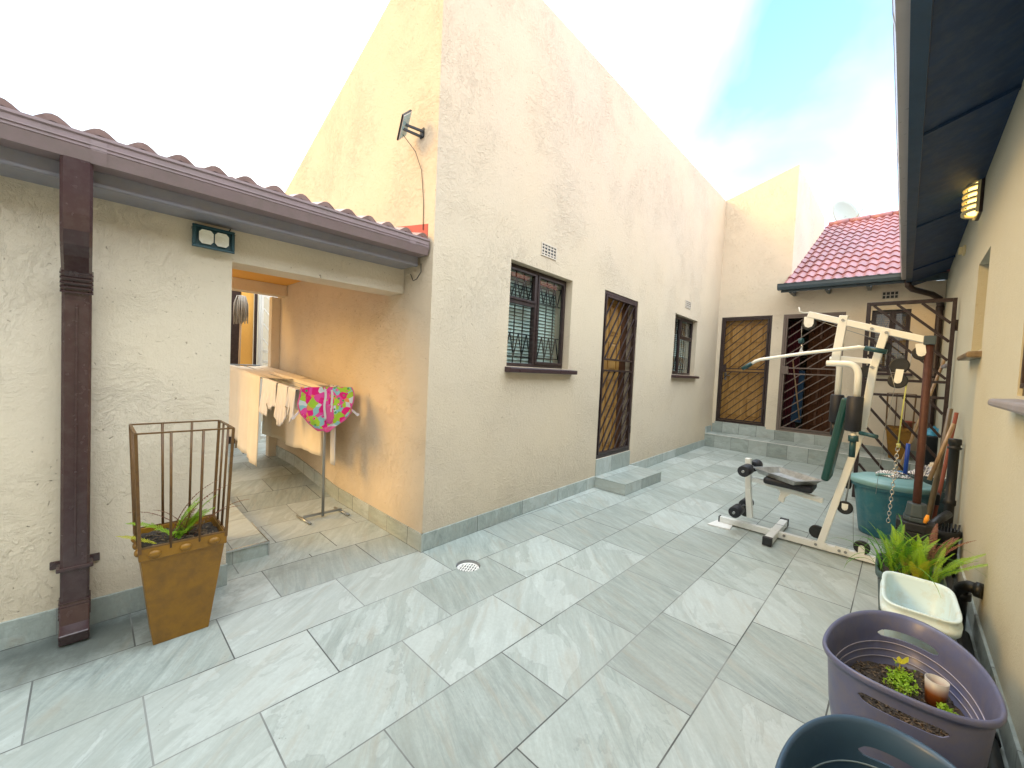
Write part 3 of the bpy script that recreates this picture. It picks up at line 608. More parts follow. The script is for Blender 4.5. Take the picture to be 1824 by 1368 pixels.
gate(RP, *DB, -.02, RB, [1.55, 1.66], sp=.21, slope=.80, w=.016, fr=.045, lock=1.62, mat='gatepale')
HP = Plane((-.84, 9.42, 0), (-.80, .60, 0), (-.60, -.80, 0)); panel_door(HP, 0, .72, .47, 2.62, 0, RB, 'doordark', rows=5, handle=False)
window(RP, WC, RB, False, split=.55, depth=.08, blind='bamboo_blind', bars=True)
air_brick(RP, rx(-.26), 2.92, .21, .13, RB, 2, 4)
up = V((0, cos(R(27.5)), sin(R(27.5))))
tile_roof((-1.70, 8.80, 3.155), (2.6, 8.80, 3.155), up, 14).build('roof', 'roof_red', RB)
rq = V((0, 8.80, 3.155))+up*14*.36
m = MB()
for i in range(9): m.tube([(-1.66+i*.40, rq.y, rq.z+.005), (-1.66+i*.40+.41, rq.y, rq.z+.012)], [.085, .095], 14)
m.build('ridge_caps', 'roof_red', RB)
def gutter(a, b, out, w=.115, h=.10, name='gutter', mat='slate_blue', parent=None, face=None):
    """square gutter with a rolled lip; a,b run along its back top edge, out = unit vector away from the wall"""
    a = V(a); b = V(b); o_ = V(out); e = (b-a).normalized(); prof = [(0, 0), (0, -h), (w*.82, -h), (w, -h*.55), (w, -.012), (w+.008, -.006), (w+.008, .006), (w-.012, .006), (w-.010, -h*.5), (w*.78, -h+.006), (.006, -h+.006), (.006, 0)]
    m = MB(); n = len(prof); vs = [p+o_*x+V((0, 0, z)) for p in (a, b) for x, z in prof]
    m.add(vs, [(i, (i+1) % n, n+(i+1) % n, n+i) for i in range(n)])
    for p, k in ((a, 0), (b, 1)): m.add([p+o_*x+V((0, 0, z))-e*.002*(1-2*k) for x, z in ((0, 0), (0, -h), (w*.82, -h), (w, -h*.55), (w, 0))]+[p+o_*x+V((0, 0, z))+e*.004*(1-2*k) for x, z in ((0, 0), (0, -h), (w*.82, -h), (w, -h*.55), (w, 0))], [(0, 1, 2, 3, 4), (9, 8, 7, 6, 5)]+[(i, (i+1) % 5, 5+(i+1) % 5, 5+i) for i in range(5)])
    # joint sleeves
    L = (b-a).length; k = .9
    while k < L:
        q = a+e*k; m.add([q+o_*x+V((0, 0, z))+e*dz for dz in (0, .05) for x, z in ((0, -h-.002), (w*.82+.001, -h-.002), (w+.003, -h*.55), (w+.003, -.014))], [(i, i+1, 4+i+1, 4+i) for i in range(3)]); k += 1.55
    return m.build(name, mat, parent)
gutter((-1.78, 8.83, 3.165), (-.11, 8.83, 3.165), (0, -1, 0), parent=RB)
m = MB(); m.box(-1.74, .37, 8.835, 8.86, 3.03, 3.15)
for x in (-1.62, -1.1, -.55): m.box(x, x+.05, 8.86, 9.25, 3.02, 3.10)
m.build('fascia', 'slate_blue', RB)
m = MB(); m.tube([(-.06, 8.77, 3.06), (-.05, 8.78, 2.97), (.0, 8.83, 2.92), (.22, 9.05, 2.86), (.31, 9.15, 2.80), (.325, 9.165, 2.7), (.325, 9.165, .35), (.30, 9.10, .30)], .042, 12)
for z in (2.65, 1.6, .6): m.tube([(.325, 9.165, z-.03), (.325, 9.165, z+.03)], .048, 12)
m.build('downpipe', 'brown', RB)

# ================================================================= LEFT BUILDING with the covered passage
LB = thing('house', (-2.9, -.3, 0), 'low cream building with brown gutter, downpipe and open passage, at the left', 'house')
LP = Plane((-2.9, -4.0, 0), (0, 1, 0), (1, 0, 0)); ly = lambda y: y+4.0
mb = MB(); wall_panel(mb, LP, ly(1.728), -.05, lambda s: 2.30, [(ly(.585), ly(1.728), -.05, 1.95)], .23)
mb.box(-3.50, -3.13, .36, .585, -.05, 2.30); mb.box(-3.50, -3.30, -4, .359, -.05, 2.30); mb.box(-5.86, -5.66, .586, 1.728, 2.17, 2.30)
mb.box(-6.02, -5.91, 1.63, 1.7295, .05, 2.17); mb.box(-6.02, -5.86, .36, .585, .05, 2.30)
mb.build('wall', 'plaster', LB)
m = MB(); m.box(-6.02, -3.132, .40, 1.727, 2.304, 2.33); m.box(-3.139, -3.132, .40, .58, .1, 2.30); m.box(-3.139, -3.1305, .581, 1.70, 1.96, 2.30); m.build('ceiling_bounce_lining', 'plaster_ochre', LB)  # ochre ceiling and hidden lining sheets, coloured to bounce warm light into the passage
mb = MB(); mb.pbox(LP, ly(-4), ly(.592), 0, .13, .012, -.01); mb.build('skirting', 'tile_y', LB, bevel=.002)
m = MB(); m.box(-2.69, -2.67, -4, 1.70, 2.125, 2.25); m.box(-2.9, -2.69, -4, 1.705, 2.135, 2.155)
m.box(-2.669, -2.665, -4, 1.70, 2.128, 2.142); m.build('fascia', 'fascia', LB, bevel=.002)
gutter((-2.668, -4.0, 2.30), (-2.668, 1.715, 2.30), (1, 0, 0), .12, .105, parent=LB, mat='gutter')
m = MB(); m.box(-2.5465, -2.543, -4, 1.70, 2.262, 2.268); m.box(-2.5465, -2.5435, -4, 1.70, 2.247, 2.251); m.build('gutter_bead', 'gutter', LB)
up = V((-cos(R(16)), 0, sin(R(16))))
tile_roof((-2.60, 1.72, 2.305), (-2.60, -4.0, 2.305), up, 3, period=.138, amp=.030).build('roof', 'roof_brown', LB)
m = MB(); q = V((-2.60, 0, 2.30))+up*3*.36
m.hexa([(-6.1, .36, 2.335), (q.x-.03, .36, 2.335), (q.x-.03, 1.725, 2.335), (-6.1, 1.725, 2.335), (-6.1, .36, 2.42), (q.x-.03, .36, 2.58), (q.x-.03, 1.725, 2.58), (-6.1, 1.725, 2.42)]); m.build('rear_slope', 'roof_brown', LB)
# downpipe
m = MB(); yc = -.040; wy = .098; wx = .07
def rect_sweep(m, path, hy, ht):
    rings = []
    for k, (x, z) in enumerate(path):
        a = path[max(0, k-1)]; b = path[min(len(path)-1, k+1)]; d = V((b[0]-a[0], 0, b[1]-a[1])).normalized(); t_ = V((-d.z, 0, d.x)); c = V((x, yc, z)); r_ = .3
        rings.append([c+V((0, sy_*hy, 0))+t_*st_*ht for sy_, st_ in ((-1, -1+r_), (-1+r_*.7, -1), (1-r_*.7, -1), (1, -1+r_), (1, 1-r_), (1-r_*.7, 1), (-1+r_*.7, 1), (-1, 1-r_))])
    n = 8; vs = sum(rings, []); m.add(vs, [(k*n+q, k*n+(q+1) % n, (k+1)*n+(q+1) % n, (k+1)*n+q) for k in range(len(path)-1) for q in range(n)]+[tuple(range(n)), tuple(reversed(range(len(vs)-n, len(vs))))]); return m
rect_sweep(m, [(-2.605, 2.20), (-2.606, 2.05), (-2.609, 1.97), (-2.618, 1.91), (-2.640, 1.865), (-2.68, 1.83), (-2.73, 1.80), (-2.775, 1.77), (-2.81, 1.73), (-2.833, 1.68), (-2.844, 1.62), (-2.845, .16)], .049, .036)
o = m.build('downpipe', 'pipe_brown', LB)
m = MB()
for k in range(5): m.bar((-2.795-.008*k, yc, 1.752-.020*k), (-2.798-.008*k, yc, 1.744-.020*k), wx+.010, wy+.010, up=(0, 1, 0))
for k in range(5): m.bar((-2.845+.003*k, yc, .185-.017*k), (-2.845+.003*k, yc, .178-.017*k), wx+.012, wy+.01, up=(0, 1, 0))
m.box(-2.80, -2.803, yc-.004, yc+.004, .4, 1.6)
m.build('elbow_ribs', 'pipe_brown', o, bevel=.002)
m = MB(); m.bar((-2.845, yc, .17), (-2.80, yc, .06), wx+.004, wy+.004, up=(0, 1, 0)); m.bar((-2.82, yc, .075), (-2.73, yc, .035), wx-.005, wy+.004, up=(0, 1, 0)); m.build('shoe', 'pipe_brown', o, bevel=.006)
m = MB(); m.box(-2.888, -2.800, yc-.062, yc+.062, .335, .355); m.box(-2.898, -2.888, yc-.085, yc+.085, .325, .365); m.build('strap', 'pipe_brown', o, bevel=.004)

# beyond the passage
FB = thing('outbuilding', (-7.1, 1.4, 0), 'yellow plastered outbuilding with a brown door at the far end of the passage', 'outbuilding')
m = MB(); m.box(-7.25, -7.0, 1.535, 1.69, .05, 2.9); m.box(-7.25, -7.0, .6, 1.534, 2.36, 2.9); m.box(-7.25, -7.0, -1.5, .599, .05, 2.9); m.build('wall', 'plaster_ochre', FB)
MB().box(-7.1, -7.04, .62, 1.53, .1, 2.35).build('door', 'brown', FB)
OW = thing('wall', (-9.2, 2.4, 0), 'pale boundary wall standing outside beyond the passage', 'wall')
MB().box(-9.4, -9.2, -6, 9, -.1, 2.6).build('wall', 'boundary', OW)
FG = thing('metal_gate', (-7.0, 1.7, .1), 'open cream steel gate at the far end of the passage', 'gate')
m = MB(); G2 = Plane((-7.0, 1.70, 0), (.10, 1, 0), (1, -.1, 0))
m.pbox(G2, .0, .035, .1, 2.37, -.03, .03); o = m.build('post', 'brown', FG)
m = MB(); m.pbox(G2, .055, .085, .1, 2.33, -.015, .015); m.pbox(G2, .085, .115, .12, 2.33, .0, .03); m.pbox(G2, .50, .54, .12, 2.33, -.015, .015)
for z in (.15, 1.30, 1.46, 2.29): m.pbox(G2, .115, .50, z, z+.04, -.012, .012)
for s_ in (.17, .23, .29, .35, .42): m.pbox(G2, s_, s_+.012, .19, 1.30, -.006, .006)
diag(m, G2, .115, .50, 1.5, 2.29, .19, -1.2, 0, .018)
m.build('frame', 'white_steel', FG, bevel=.002)
MOP = thing('mop', (-6.6, 1.36, .1), 'long handled string mop hung head up before the brown door in the passage', 'mop')
a = atx(430, 535, -6.6); b = V((a.x+.02, a.y-.03, .12))
m = MB(); m.tube([b, a], .012, 8); m.build('handle', 'stick', MOP)
m = MB(); random.seed(4)
for k in range(60):
    an = random.uniform(0, 2*pi); rr_ = random.uniform(.015, .085); h_ = random.uniform(.20, .34)
    m.tube([a+V((0, 0, .05)), a+V((rr_*.6*cos(an), rr_*.6*sin(an), .06)), a+V((rr_*cos(an), rr_*sin(an), -.05)), a+V((rr_*cos(an)*1.05, rr_*sin(an)*1.05, -h_))], .007, 5)
m.build('mop_head', 'mop', MOP)

# ================================================================= RIGHT HOUSE
RH = thing('house', (.4, 4, 0), 'greenish cream house wall with dark eaves and recessed windows, along the right side', 'house')
QP = Plane((.38, -3.0, 0), (0, 1, 0), (-1, 0, 0)); qy = lambda y: y+3.0
H1 = (qy(2.15), qy(3.0), 1.385, 2.30); H2 = (qy(4.42), qy(5.06), 1.70, 2.43); H3 = (qy(7.0), qy(7.55), 1.72, 2.45)
mb = MB(); wall_panel(mb, QP, qy(13.4), -.05, lambda s: 3.24, [H1, H2, H3], .24); mb.build('wall', 'plaster_fine', RH)
window(QP, H1, RH, depth=.035, split=.5, blind=True, bars=False, sill=False); window(QP, H2, RH, depth=.17, split=.5, bars=False, sill=False); window(QP, H3, RH, depth=.17, split=.5, bars=False, sill=False)
for (h, dd) in ((H1, .085), (H2, .075), (H3, .06)):
    m = MB(); a, b = h[0]-.05, h[1]+.03
    m.hexa([QP.pt(a, h[2]-.065, dd), QP.pt(b, h[2]-.055, dd), QP.pt(b, h[2]-.055, -.16), QP.pt(a, h[2]-.065, -.16), QP.pt(a, h[2]-.022, dd), QP.pt(b, h[2]-.020, dd), QP.pt(b, h[2]-.002, -.16), QP.pt(a, h[2]-.002, -.16)])
    m.build('sill', 'stick2' if h is H2 else 'fascia', RH, bevel=.012)
m = MB(); m.pbox(QP, 0, qy(8.5), 0, .13, .012, -.01); m.build('skirting', 'tile_y', RH, bevel=.003)
m = MB(); m.box(-.080, -.012, -3, 8.815, 3.015, 3.155); m.build('fascia', 'navy', RH, bevel=.002)
m = MB(); m.hexa([(-.011, -3, 3.03), (.379, -3, 3.17), (.379, 9.2, 3.17), (-.011, 9.2, 3.03), (-.011, -3, 3.045), (.379, -3, 3.185), (.379, 9.2, 3.185), (-.011, 9.2, 3.045)])
y = -2.6
while y < 9: m.hexa([(-.010, y, 3.012), (.379, y, 3.15), (.379, y+.03, 3.15), (-.010, y+.03, 3.012), (-.010, y, 3.03), (.379, y, 3.17), (.379, y+.03, 3.17), (-.010, y+.03, 3.03)]); y += 2.1
m.build('soffit', 'darkboard', RH)
gutter((-.082, -3.0, 3.165), (-.082, 8.70, 3.165), (-1, 0, 0), .058, .11, parent=RH, mat='gutterpale')
up = V((cos(R(25)), 0, sin(R(25)))); tile_roof((-.075, 8.9, 3.165), (-.075, -3.0, 3.165), up, 9).build('roof', 'roof_terra', RH)

BW = thing('wall', (0, -3.6, 0), 'unseen cream wall added behind the viewer to block low sun', 'wall')  # wall added out of view to keep the low sun off the floor
MB().box(-3.3, 8, -4.0, -3.8, -.1, 2.7).build('wall', 'plaster', BW)
# ================================================================= MOUNTED THINGS
# solar panel on the side wall of the tall building
T = thing('solar_panel', (-2.95, 1.66, 3.25), 'small solar panel on a bracket high on the tall cream wall above the gutter', 'solar panel')
p1, p2, p3, p4 = aty(714, 197, 1.60), aty(733, 197, 1.66), aty(724, 246, 1.60), aty(707, 249, 1.52)
c_ = aty(720, 223, 1.60); kk = (c_-C0).dot(_f)/FPX; rq_ = ray(720, 223); WV = (CR*15+CU*9+rq_*20.3)*kk; HV = (CR*10+CU*45-rq_*34.2)*kk; ax = WV.normalized(); ay = HV.normalized(); ay = (ay-ax*ay.dot(ax)).normalized(); nz = ax.cross(ay)
if nz.dot(C0-c_) < 0: nz = -nz
PW, PH = WV.length, HV.length
def orient_box(m, c, ax, ay, nz, w, h, t): return m.hexa([c-ax*w/2-ay*h/2-nz*t/2, c+ax*w/2-ay*h/2-nz*t/2, c+ax*w/2-ay*h/2+nz*t/2, c-ax*w/2-ay*h/2+nz*t/2, c-ax*w/2+ay*h/2-nz*t/2, c+ax*w/2+ay*h/2-nz*t/2, c+ax*w/2+ay*h/2+nz*t/2, c-ax*w/2+ay*h/2+nz*t/2])
o = orient_box(MB(), c_, ax, ay, nz, PW, PH, .012).build('frame', 'black', T)
m = orient_box(MB(), c_+nz*.007, ax, ay, nz, PW*.93, PH*.95, .004); m.build('backing', 'white_paint', T)
m = MB()
for i in range(3):
    for j in range(5): orient_box(m, c_+nz*.0095+ax*((i-1)*PW*.285)+ay*((j-2)*PH*.18), ax, ay, nz, PW*.26, PH*.165, .002)
m.build('cells', 'cell', T)
m = MB(); b0 = V((c_.x+.045, 1.728, c_.z-.02)); m.bar(b0, b0-V((0, .006, 0)), .05, .07); m.bar(b0+V((.012, 0, .01)), c_-nz*.008+V((.01, 0, -.0)), .012, .016); m.bar(b0+V((-.012, 0, -.02)), c_-nz*.008+V((.0, 0, -.03)), .012, .016); m.build('bracket', 'black', T)
m = MB(); m.tube([c_-ay*.06-nz*.01, c_+V((.02, .09, -.16)), V((c_.x+.035, 1.722, c_.z-.25)), V((c_.x+.06, 1.724, 2.85)), V((c_.x+.10, 1.726, 2.60)), V((c_.x+.11, 1.724, 2.40))], .0028, 6)
m.tube([V((-2.66, 1.722, 2.15)), V((-2.62, 1.70, 2.08)), V((-2.66, 1.69, 2.03)), V((-2.74, 1.71, 2.03)), V((-2.80, 1.724, 2.09))], .003, 6); m.build('cable', 'black', T)

T = thing('floodlight', (-2.9, .48, 2.05), 'dark teal twin floodlight on the cream wall under the brown gutter', 'floodlight')
FLP = Plane((-2.9, .485, 0), (0, 1, 0), (1, 0, 0))
m = MB(); m.hexa([FLP.pt(-.095, 1.985, .055), FLP.pt(.095, 1.985, .055), FLP.pt(.08, 1.995, .02), FLP.pt(-.08, 1.995, .02), FLP.pt(-.095, 2.105, .045), FLP.pt(.095, 2.105, .045), FLP.pt(.08, 2.095, .01), FLP.pt(-.08, 2.095, .01)])
for z in (1.985, 2.094): m.hexa([FLP.pt(-.098, z, .066), FLP.pt(.098, z, .066), FLP.pt(.098, z, .05), FLP.pt(-.098, z, .05), FLP.pt(-.098, z+.014, .064), FLP.pt(.098, z+.014, .064), FLP.pt(.098, z+.014, .048), FLP.pt(-.098, z+.014, .048)])
for s_ in (-.098, .082): m.pbox(FLP, s_, s_+.016, 1.999, 2.094, .046, .065)
m.build('case', 'tealblack', T, bevel=.003)
m = MB()
for k in (-1, 1):
    cc = k*.036; q = .033; zc = 2.047; oc = [(-q, -q*.6), (-q*.6, -q), (q*.6, -q), (q, -q*.6), (q, q*.6), (q*.6, q), (-q*.6, q), (-q, q*.6)]
    vs = [FLP.pt(cc+a, zc+b*1.15, .064) for a, b in oc]+[FLP.pt(cc+a*.55, zc+b*.55, .0575) for a, b in oc]
    m.add(vs, [(i, (i+1) % 8, 8+(i+1) % 8, 8+i) for i in range(8)]+[tuple(range(8, 16))])
m.build('reflector', 'reflector', T)
m = MB(); m.pbox(FLP, -.02, .02, 2.0, 2.08, .0, .012); m.build('bracket', 'black', T); m = MB(); m.tube([FLP.pt(.07, 2.105, .03), FLP.pt(.085, 2.13, .01), FLP.pt(.09, 2.16, .004)], .003, 6); m.build('cable', 'black', T)

T = thing('wall_lamp', (.38, 5.3, 3.1), 'cream slatted bulkhead lamp glowing on the wall under the dark eaves', 'lamp')
LPp = Plane((.38, 5.28, 0), (0, 1, 0), (-1, 0, 0)); z0_, z1_ = 2.93, 3.33
z0_, z1_ = 2.90, 3.36
m = MB(); m.pbox(LPp, -.13, .13, z0_-.01, z1_+.01, 0, .022); m.build('back_plate', 'brown', T, bevel=.006)
m = MB(); m.lathe([(.001, z0_+.03), (.062, z0_+.03), (.062, z1_-.03), (.001, z1_-.03)], (LPp.pt(0, 0, .022).x, 5.28, 0), 24, sx=1, sy=1.7); m.build('diffuser', 'lamp_glow', T)
m = MB(); n = 9
for k in range(n):
    z = z0_+(z1_-z0_)*(k+.5)/n; pts = [LPp.pt(.125*cos(a_)*1.0, z, .022+.085*sin(a_)) for a_ in [pi*i/12 for i in range(13)]]
    for p, q in zip(pts, pts[1:]): m.bar(p, q, .022, .017 if 0 < k < n-1 else .02)
for s_ in (-.125, .125): m.pbox(LPp, s_-.009, s_+.009, z0_, z1_, .022, .040)
m.build('slatted_guard', 'lampcase', T)
T = tag(MB().pbox(QP, qy(6.40), qy(6.52), 2.84, 2.93, .0, .02).pbox(QP, qy(6.43), qy(6.49), 2.85, 2.92, .02, .05).build('wall_hook', 'lampcase', None, bevel=.004), 'small cream box fixed on the wall beyond the glowing lamp', 'junction box')

T = thing('satellite_dish', (-1.2, 13.3, 5.4), 'pale satellite dish standing behind the red tiled ridge', 'satellite dish')
dc = aty(1507, 384, 13.55)
m = MB(); dn = V((.78, -.55, .28)).normalized(); q = dn.to_track_quat('Z', 'Y'); vs = []; nr, na = 6, 28
for i in range(nr+1):
    for j in range(na): r_ = .43*i/nr; p = V((r_*cos(2*pi*j/na), r_*sin(2*pi*j/na)*1.08, .35*(r_**2)-.05)); vs.append(dc+q@p)
m.add(vs, [(i*na+j, i*na+(j+1) % na, (i+1)*na+(j+1) % na, (i+1)*na+j) for i in range(nr) for j in range(na)], True); m.build('dish', 'dish', T, solid=.012)
m = MB(); m.tube([dc-dn*.05, dc-dn*.2+V((0, 0, -.1)), dc-dn*.2+V((0, 0, -1.0))], .025, 8); m.tube([dc+V((0, 0, -.42)), dc+dn*.45+V((0, 0, -.1))], .012, 6); m.build('mast', 'steel', T)

# drain cover set a little below the tiles
T = thing('drain_cover', (-2.13, 1.86, -.03), 'round white slotted drain cover sunk in the tiled floor', 'drain cover')
dcx, dcy = -2.13, 1.86
m = MB(); m.lathe([(.087, .0005), (.0865, -.034), (.074, -.034)], (dcx, dcy, 0), 32); m.build('rim', 'steel', T)
m = MB(); m.lathe([(.078, -.024), (.080, -.018), (.070, -.016), (.068, -.022)], (dcx, dcy, 0), 32)
for k in range(-3, 4):
    x = k*.0195
    if abs(x) < .066:
        hl = math.sqrt(.070**2-x*x); a_ = .5; e1 = V((cos(a_), sin(a_), 0)); e2 = V((-sin(a_), cos(a_), 0)); c0 = V((dcx, dcy, -.020))+e1*x
        m.bar(c0-e2*hl, c0+e2*hl, .0085, .006)
a_ = .5; e1 = V((cos(a_), sin(a_), 0)); m.bar(V((dcx, dcy, -.0195))-e1*.070, V((dcx, dcy, -.0195))+e1*.070, .007, .007)
e2 = V((-sin(a_), cos(a_), 0))
for k in (-.034, .034): hl = math.sqrt(.07**2-k*k); m.bar(V((dcx, dcy, -.0195))+e2*k-e1*hl, V((dcx, dcy, -.0195))+e2*k+e1*hl, .006, .007)
m.build('grate', 'white_paint', T)
m = MB(); m.lathe([(.001, -.06), (.087, -.06), (.087, -.034)], (dcx, dcy, 0), 32); m.build('pit', 'black', T)

# ================================================================= PLANTS
def frond(mb, base, yaw, lean, L, w, n=16, curl=1.0, droop=.0, lw=.35):
    """fern frond: arching midrib with paired narrow leaflets"""
    p = V(base); e = V((cos(yaw), sin(yaw), 0)); side = V((-sin(yaw), cos(yaw), 0)); el = lean; st = L/n; pts = []
    for i in range(n+1):
        pts.append((p.copy(), el)); p = p+(e*cos(el)+V((0, 0, 1))*sin(el))*st; el -= curl*(.35+1.4*i/n)/n
    mb.tube([q[0] for q in pts], [.0022*(1-.7*i/n) for i in range(n+1)], 4, caps=False)
    for i in range(1, n+1):
        for h in (0, .5):
            t = (i-h)/n; 
            if i == 0: continue
            a, b = pts[i-1][0], pts[i][0]; q = a.lerp(b, 1-h); ll = w*(sin(pi*min(1, t*.92+.06))**.7); d = (b-a).normalized(); nn = side.cross(d).normalized()
            for sg in (-1, 1):
                tip = q+side*sg*ll+d*ll*.35+nn*random.uniform(-.15, .15)*ll+V((0, 0, -.12*ll)); bw = max(.0035, st*lw)
                mb.add([q-d*bw*.5, q+d*bw*.5, q.lerp(tip, .6)+d*bw*.55, tip, q.lerp(tip, .6)-d*bw*.45], [(0, 1, 2, 4), (4, 2, 3)])
def blade(mb, base, yaw, lean, L, w, n=10, curl=1.6):
    p = V(base); e = V((cos(yaw), sin(yaw), 0)); side = V((-sin(yaw), cos(yaw), 0)); el = lean; st = L/n; A = []
    for i in range(n+1):
        ww = w*(1-(i/n)**2.2)*.5+.0004; A += [p-side*ww, p+V((0, 0, -ww*.4)), p+side*ww]; p = p+(e*cos(el)+V((0, 0, 1))*sin(el))*st; el -= curl/n*(.4+1.2*i/n)
    mb.add(A, [(3*i+k, 3*i+k+1, 3*i+3+k+1, 3*i+3+k) for i in range(n) for k in (0, 1)], True)
def soil_bed(fn_in, z, parent, name='soil', chips=180, r=.1):
    pass

# ---- tall brown planter with a cage, left of the passage
def planter(loc, lab, cat, grp=None):
    T = thing('planter', loc, lab, cat, grp); x, y, z = loc
    X0, X1 = -.30, .0; Y0, Y1 = 0, .325          # rim footprint, front face towards +x
    H = .50; i = .055; m = MB()
    def ring(x0, x1, y0, y1, h): return [(x+x0, y+y0, z+h), (x+x1, y+y0, z+h), (x+x1, y+y1, z+h), (x+x0, y+y1, z+h)]
    lv = [ring(X0+i, X1-i, Y0+i, Y1-i, 0), ring(X0+.004, X1-.004, Y0+.004, Y1-.004, H-.06), ring(X0-.004, X1+.004, Y0-.004, Y1+.004, H-.058), ring(X0-.004, X1+.004, Y0-.004, Y1+.004, H), ring(X0+.008, X1-.008, Y0+.008, Y1-.008, H), ring(X0+.012, X1-.012, Y0+.012, Y1-.012, H-.06)]
    vs = sum(lv, []); fs = [(3, 2, 1, 0)]+[(4*a+k, 4*a+(k+1) % 4, 4*a+4+(k+1) % 4, 4*a+4+k) for a in range(5) for k in range(4)]
    m.add(vs, fs); m.build('box', 'ochre_pot', T, bevel=.003)
    for fy in (.05, .163, .275):
        for xx in (X1+.004, X0-.004): MB().ball((x+xx, y+fy, z+H-.032), .024, sc=(.55, 1, .75)).build('stud', 'ochre_pot', T)
    for fx in (-.25, -.15, -.05):
        for yy in (-.004, Y1+.004): MB().ball((x+fx, y+yy, z+H-.032), .024, sc=(1, .55, .75)).build('stud', 'ochre_pot', T)
    m = MB(); zt = z+H+.53; b = .007; ex = .02; c4 = [(X0, Y0), (X1, Y0), (X1, Y1), (X0, Y1)]
    tp = [V((x+a+(ex if a > -.1 else -ex)*.6, y+c+(ex if c > .1 else -ex), zt)) for a, c in c4]; bt = [V((x+a, y+c, z+H-.02)) for a, c in c4]
    for k in range(4):
        m.bar(tp[k], tp[(k+1) % 4], .010, .007); m.bar(bt[k]+V((0, 0, .022)), bt[(k+1) % 4]+V((0, 0, .022)), .009, .007)
        m.bar(bt[k], tp[k], .017 if k in (0, 1) else .012, .012, up=(0, 1, 0))
        nb = 2
        for j in range(1, nb+1):
            f = j/(nb+1); m.tube([bt[k].lerp(bt[(k+1) % 4], f), tp[k].lerp(tp[(k+1) % 4], f)], .0058, 8)
    m.build('cage', 'cage', T)
    m = MB(); m.grid(16, 16, lambda u, v: V((x+X0+.012+u*.276, y+.012+v*.301, z+H-.030+.012*sin(9*u+3*v)*sin(7*v)+random.uniform(-.006, .006)))); m.build('soil', 'soil', T)
    m = MB()
    for k in range(90):
        c = V((x+random.uniform(X0+.03, X1-.03), y+random.uniform(.03, .29), z+H-.018)); d = V((random.uniform(-1, 1), random.uniform(-1, 1), random.uniform(-.2, .3))).normalized()*random.uniform(.006, .016); m.bar(c-d, c+d, .005, .003)
    m.build('wood_chips', 'woodchip', T)['kind'] = 'stuff'
    return T
random.seed(11)
P1 = planter((-2.44, .165, .0), 'tall tapered brown planter with a barred cage standing near the downpipe', 'planter')
m = MB(); base = V((-2.58, .33, .47))
T = thing('fern_plant', tuple(base), 'straggly green fern with dry brown fronds inside the caged planter', 'fern')
m = MB()
for (yw, ln, L_) in ((1.0, 1.25, .26), (.4, 1.1, .22), (1.6, 1.0, .20), (1.3, 1.35, .24), (-1.9, .75, .24), (2.2, .9, .17), (-.4, .7, .18), (1.9, 1.2, .2)): frond(m, base+V((random.uniform(-.03, .03), random.uniform(-.03, .03), 0)), yw, ln, L_, .034, 16, .8)
m.build('leaves', 'fern', T)
m = MB()
for (yw, ln, L_) in ((1.5, 1.3, .34), (1.2, .95, .30), (1.7, .7, .28), (-1.6, 1.2, .22), (-1.4, 1.0, .30), (.2, 1.2, .25), (1.45, 1.15, .36)): frond(m, base+V((random.uniform(-.03, .03), random.uniform(-.05, .05), 0)), yw, ln, L_, .016, 14, 1.0, lw=.25)
m.build('dry_fronds', 'dryleaf', T)
m = MB(); frond(m, base+V((.05, -.10, .01)), -2.0, .5, .16, .022, 12, .5); m.build('yellow_fronds', 'yleaf', T)

# ---- second planter on the rear step
P2 = planter((.13, 8.78, .265), 'smaller looking brown caged planter standing far back on the rear step behind the dark gate', 'planter')
P2.rotation_euler = (0, 0, 0)
T = tag(MB().lathe([(.001, 0), (.05, 0), (.075, .085), (.085, .085), (.085, .11), (.074, .11), (.066, .05), (.001, .045)], (.075, 8.85, .768), 24).build('flower_pot', 'terracotta', None), 'small terracotta pot standing on the caged planter behind the gate', 'flower pot')

# ================================================================= DRYING RACK
random.seed(5)
T = thing('drying_rack', (-3.62, 1.44, 0), 'grey steel clothes drying rack on a single T foot in the passage', 'drying rack')
RX, RZ = -3.56, 1.125; rz = lambda x: RZ+(RX-x)*.055; YL, YR = 1.20, 1.62
m = MB(); m.tube([(-3.62, 1.44, .02), (-3.60, 1.42, 1.10)], .0125, 12); m.build('post', 'steel', T)
m = MB(); m.bar((-3.66, 1.29, .032), (-3.66, 1.62, .032), .018, .018)
for y in (1.29, 1.62): m.tube([(-3.78, y-.01, .014), (-3.52, y+.01, .014)], .010, 8)
m.build('foot', 'steel', T)
m = MB()
for y in (YL, YR): m.tube([(RX, y, rz(RX)), (-6.3, y, rz(-6.3))], .008, 8)
for y in (1.30, 1.41, 1.52): m.tube([(RX, y, rz(RX)-.004), (-6.3, y, rz(-6.3)-.004)], .003, 6)
m.tube([(RX, YL, rz(RX)), (RX, YR, rz(RX))], .008, 8); m.tube([(-6.3, YL, rz(-6.3)), (-6.3, YR, rz(-6.3))], .008, 8)
m.tube([(-6.2, 1.42, .11), (-6.2, 1.42, rz(-6.2))], .0125, 8); m.build('rails', 'steel', T)

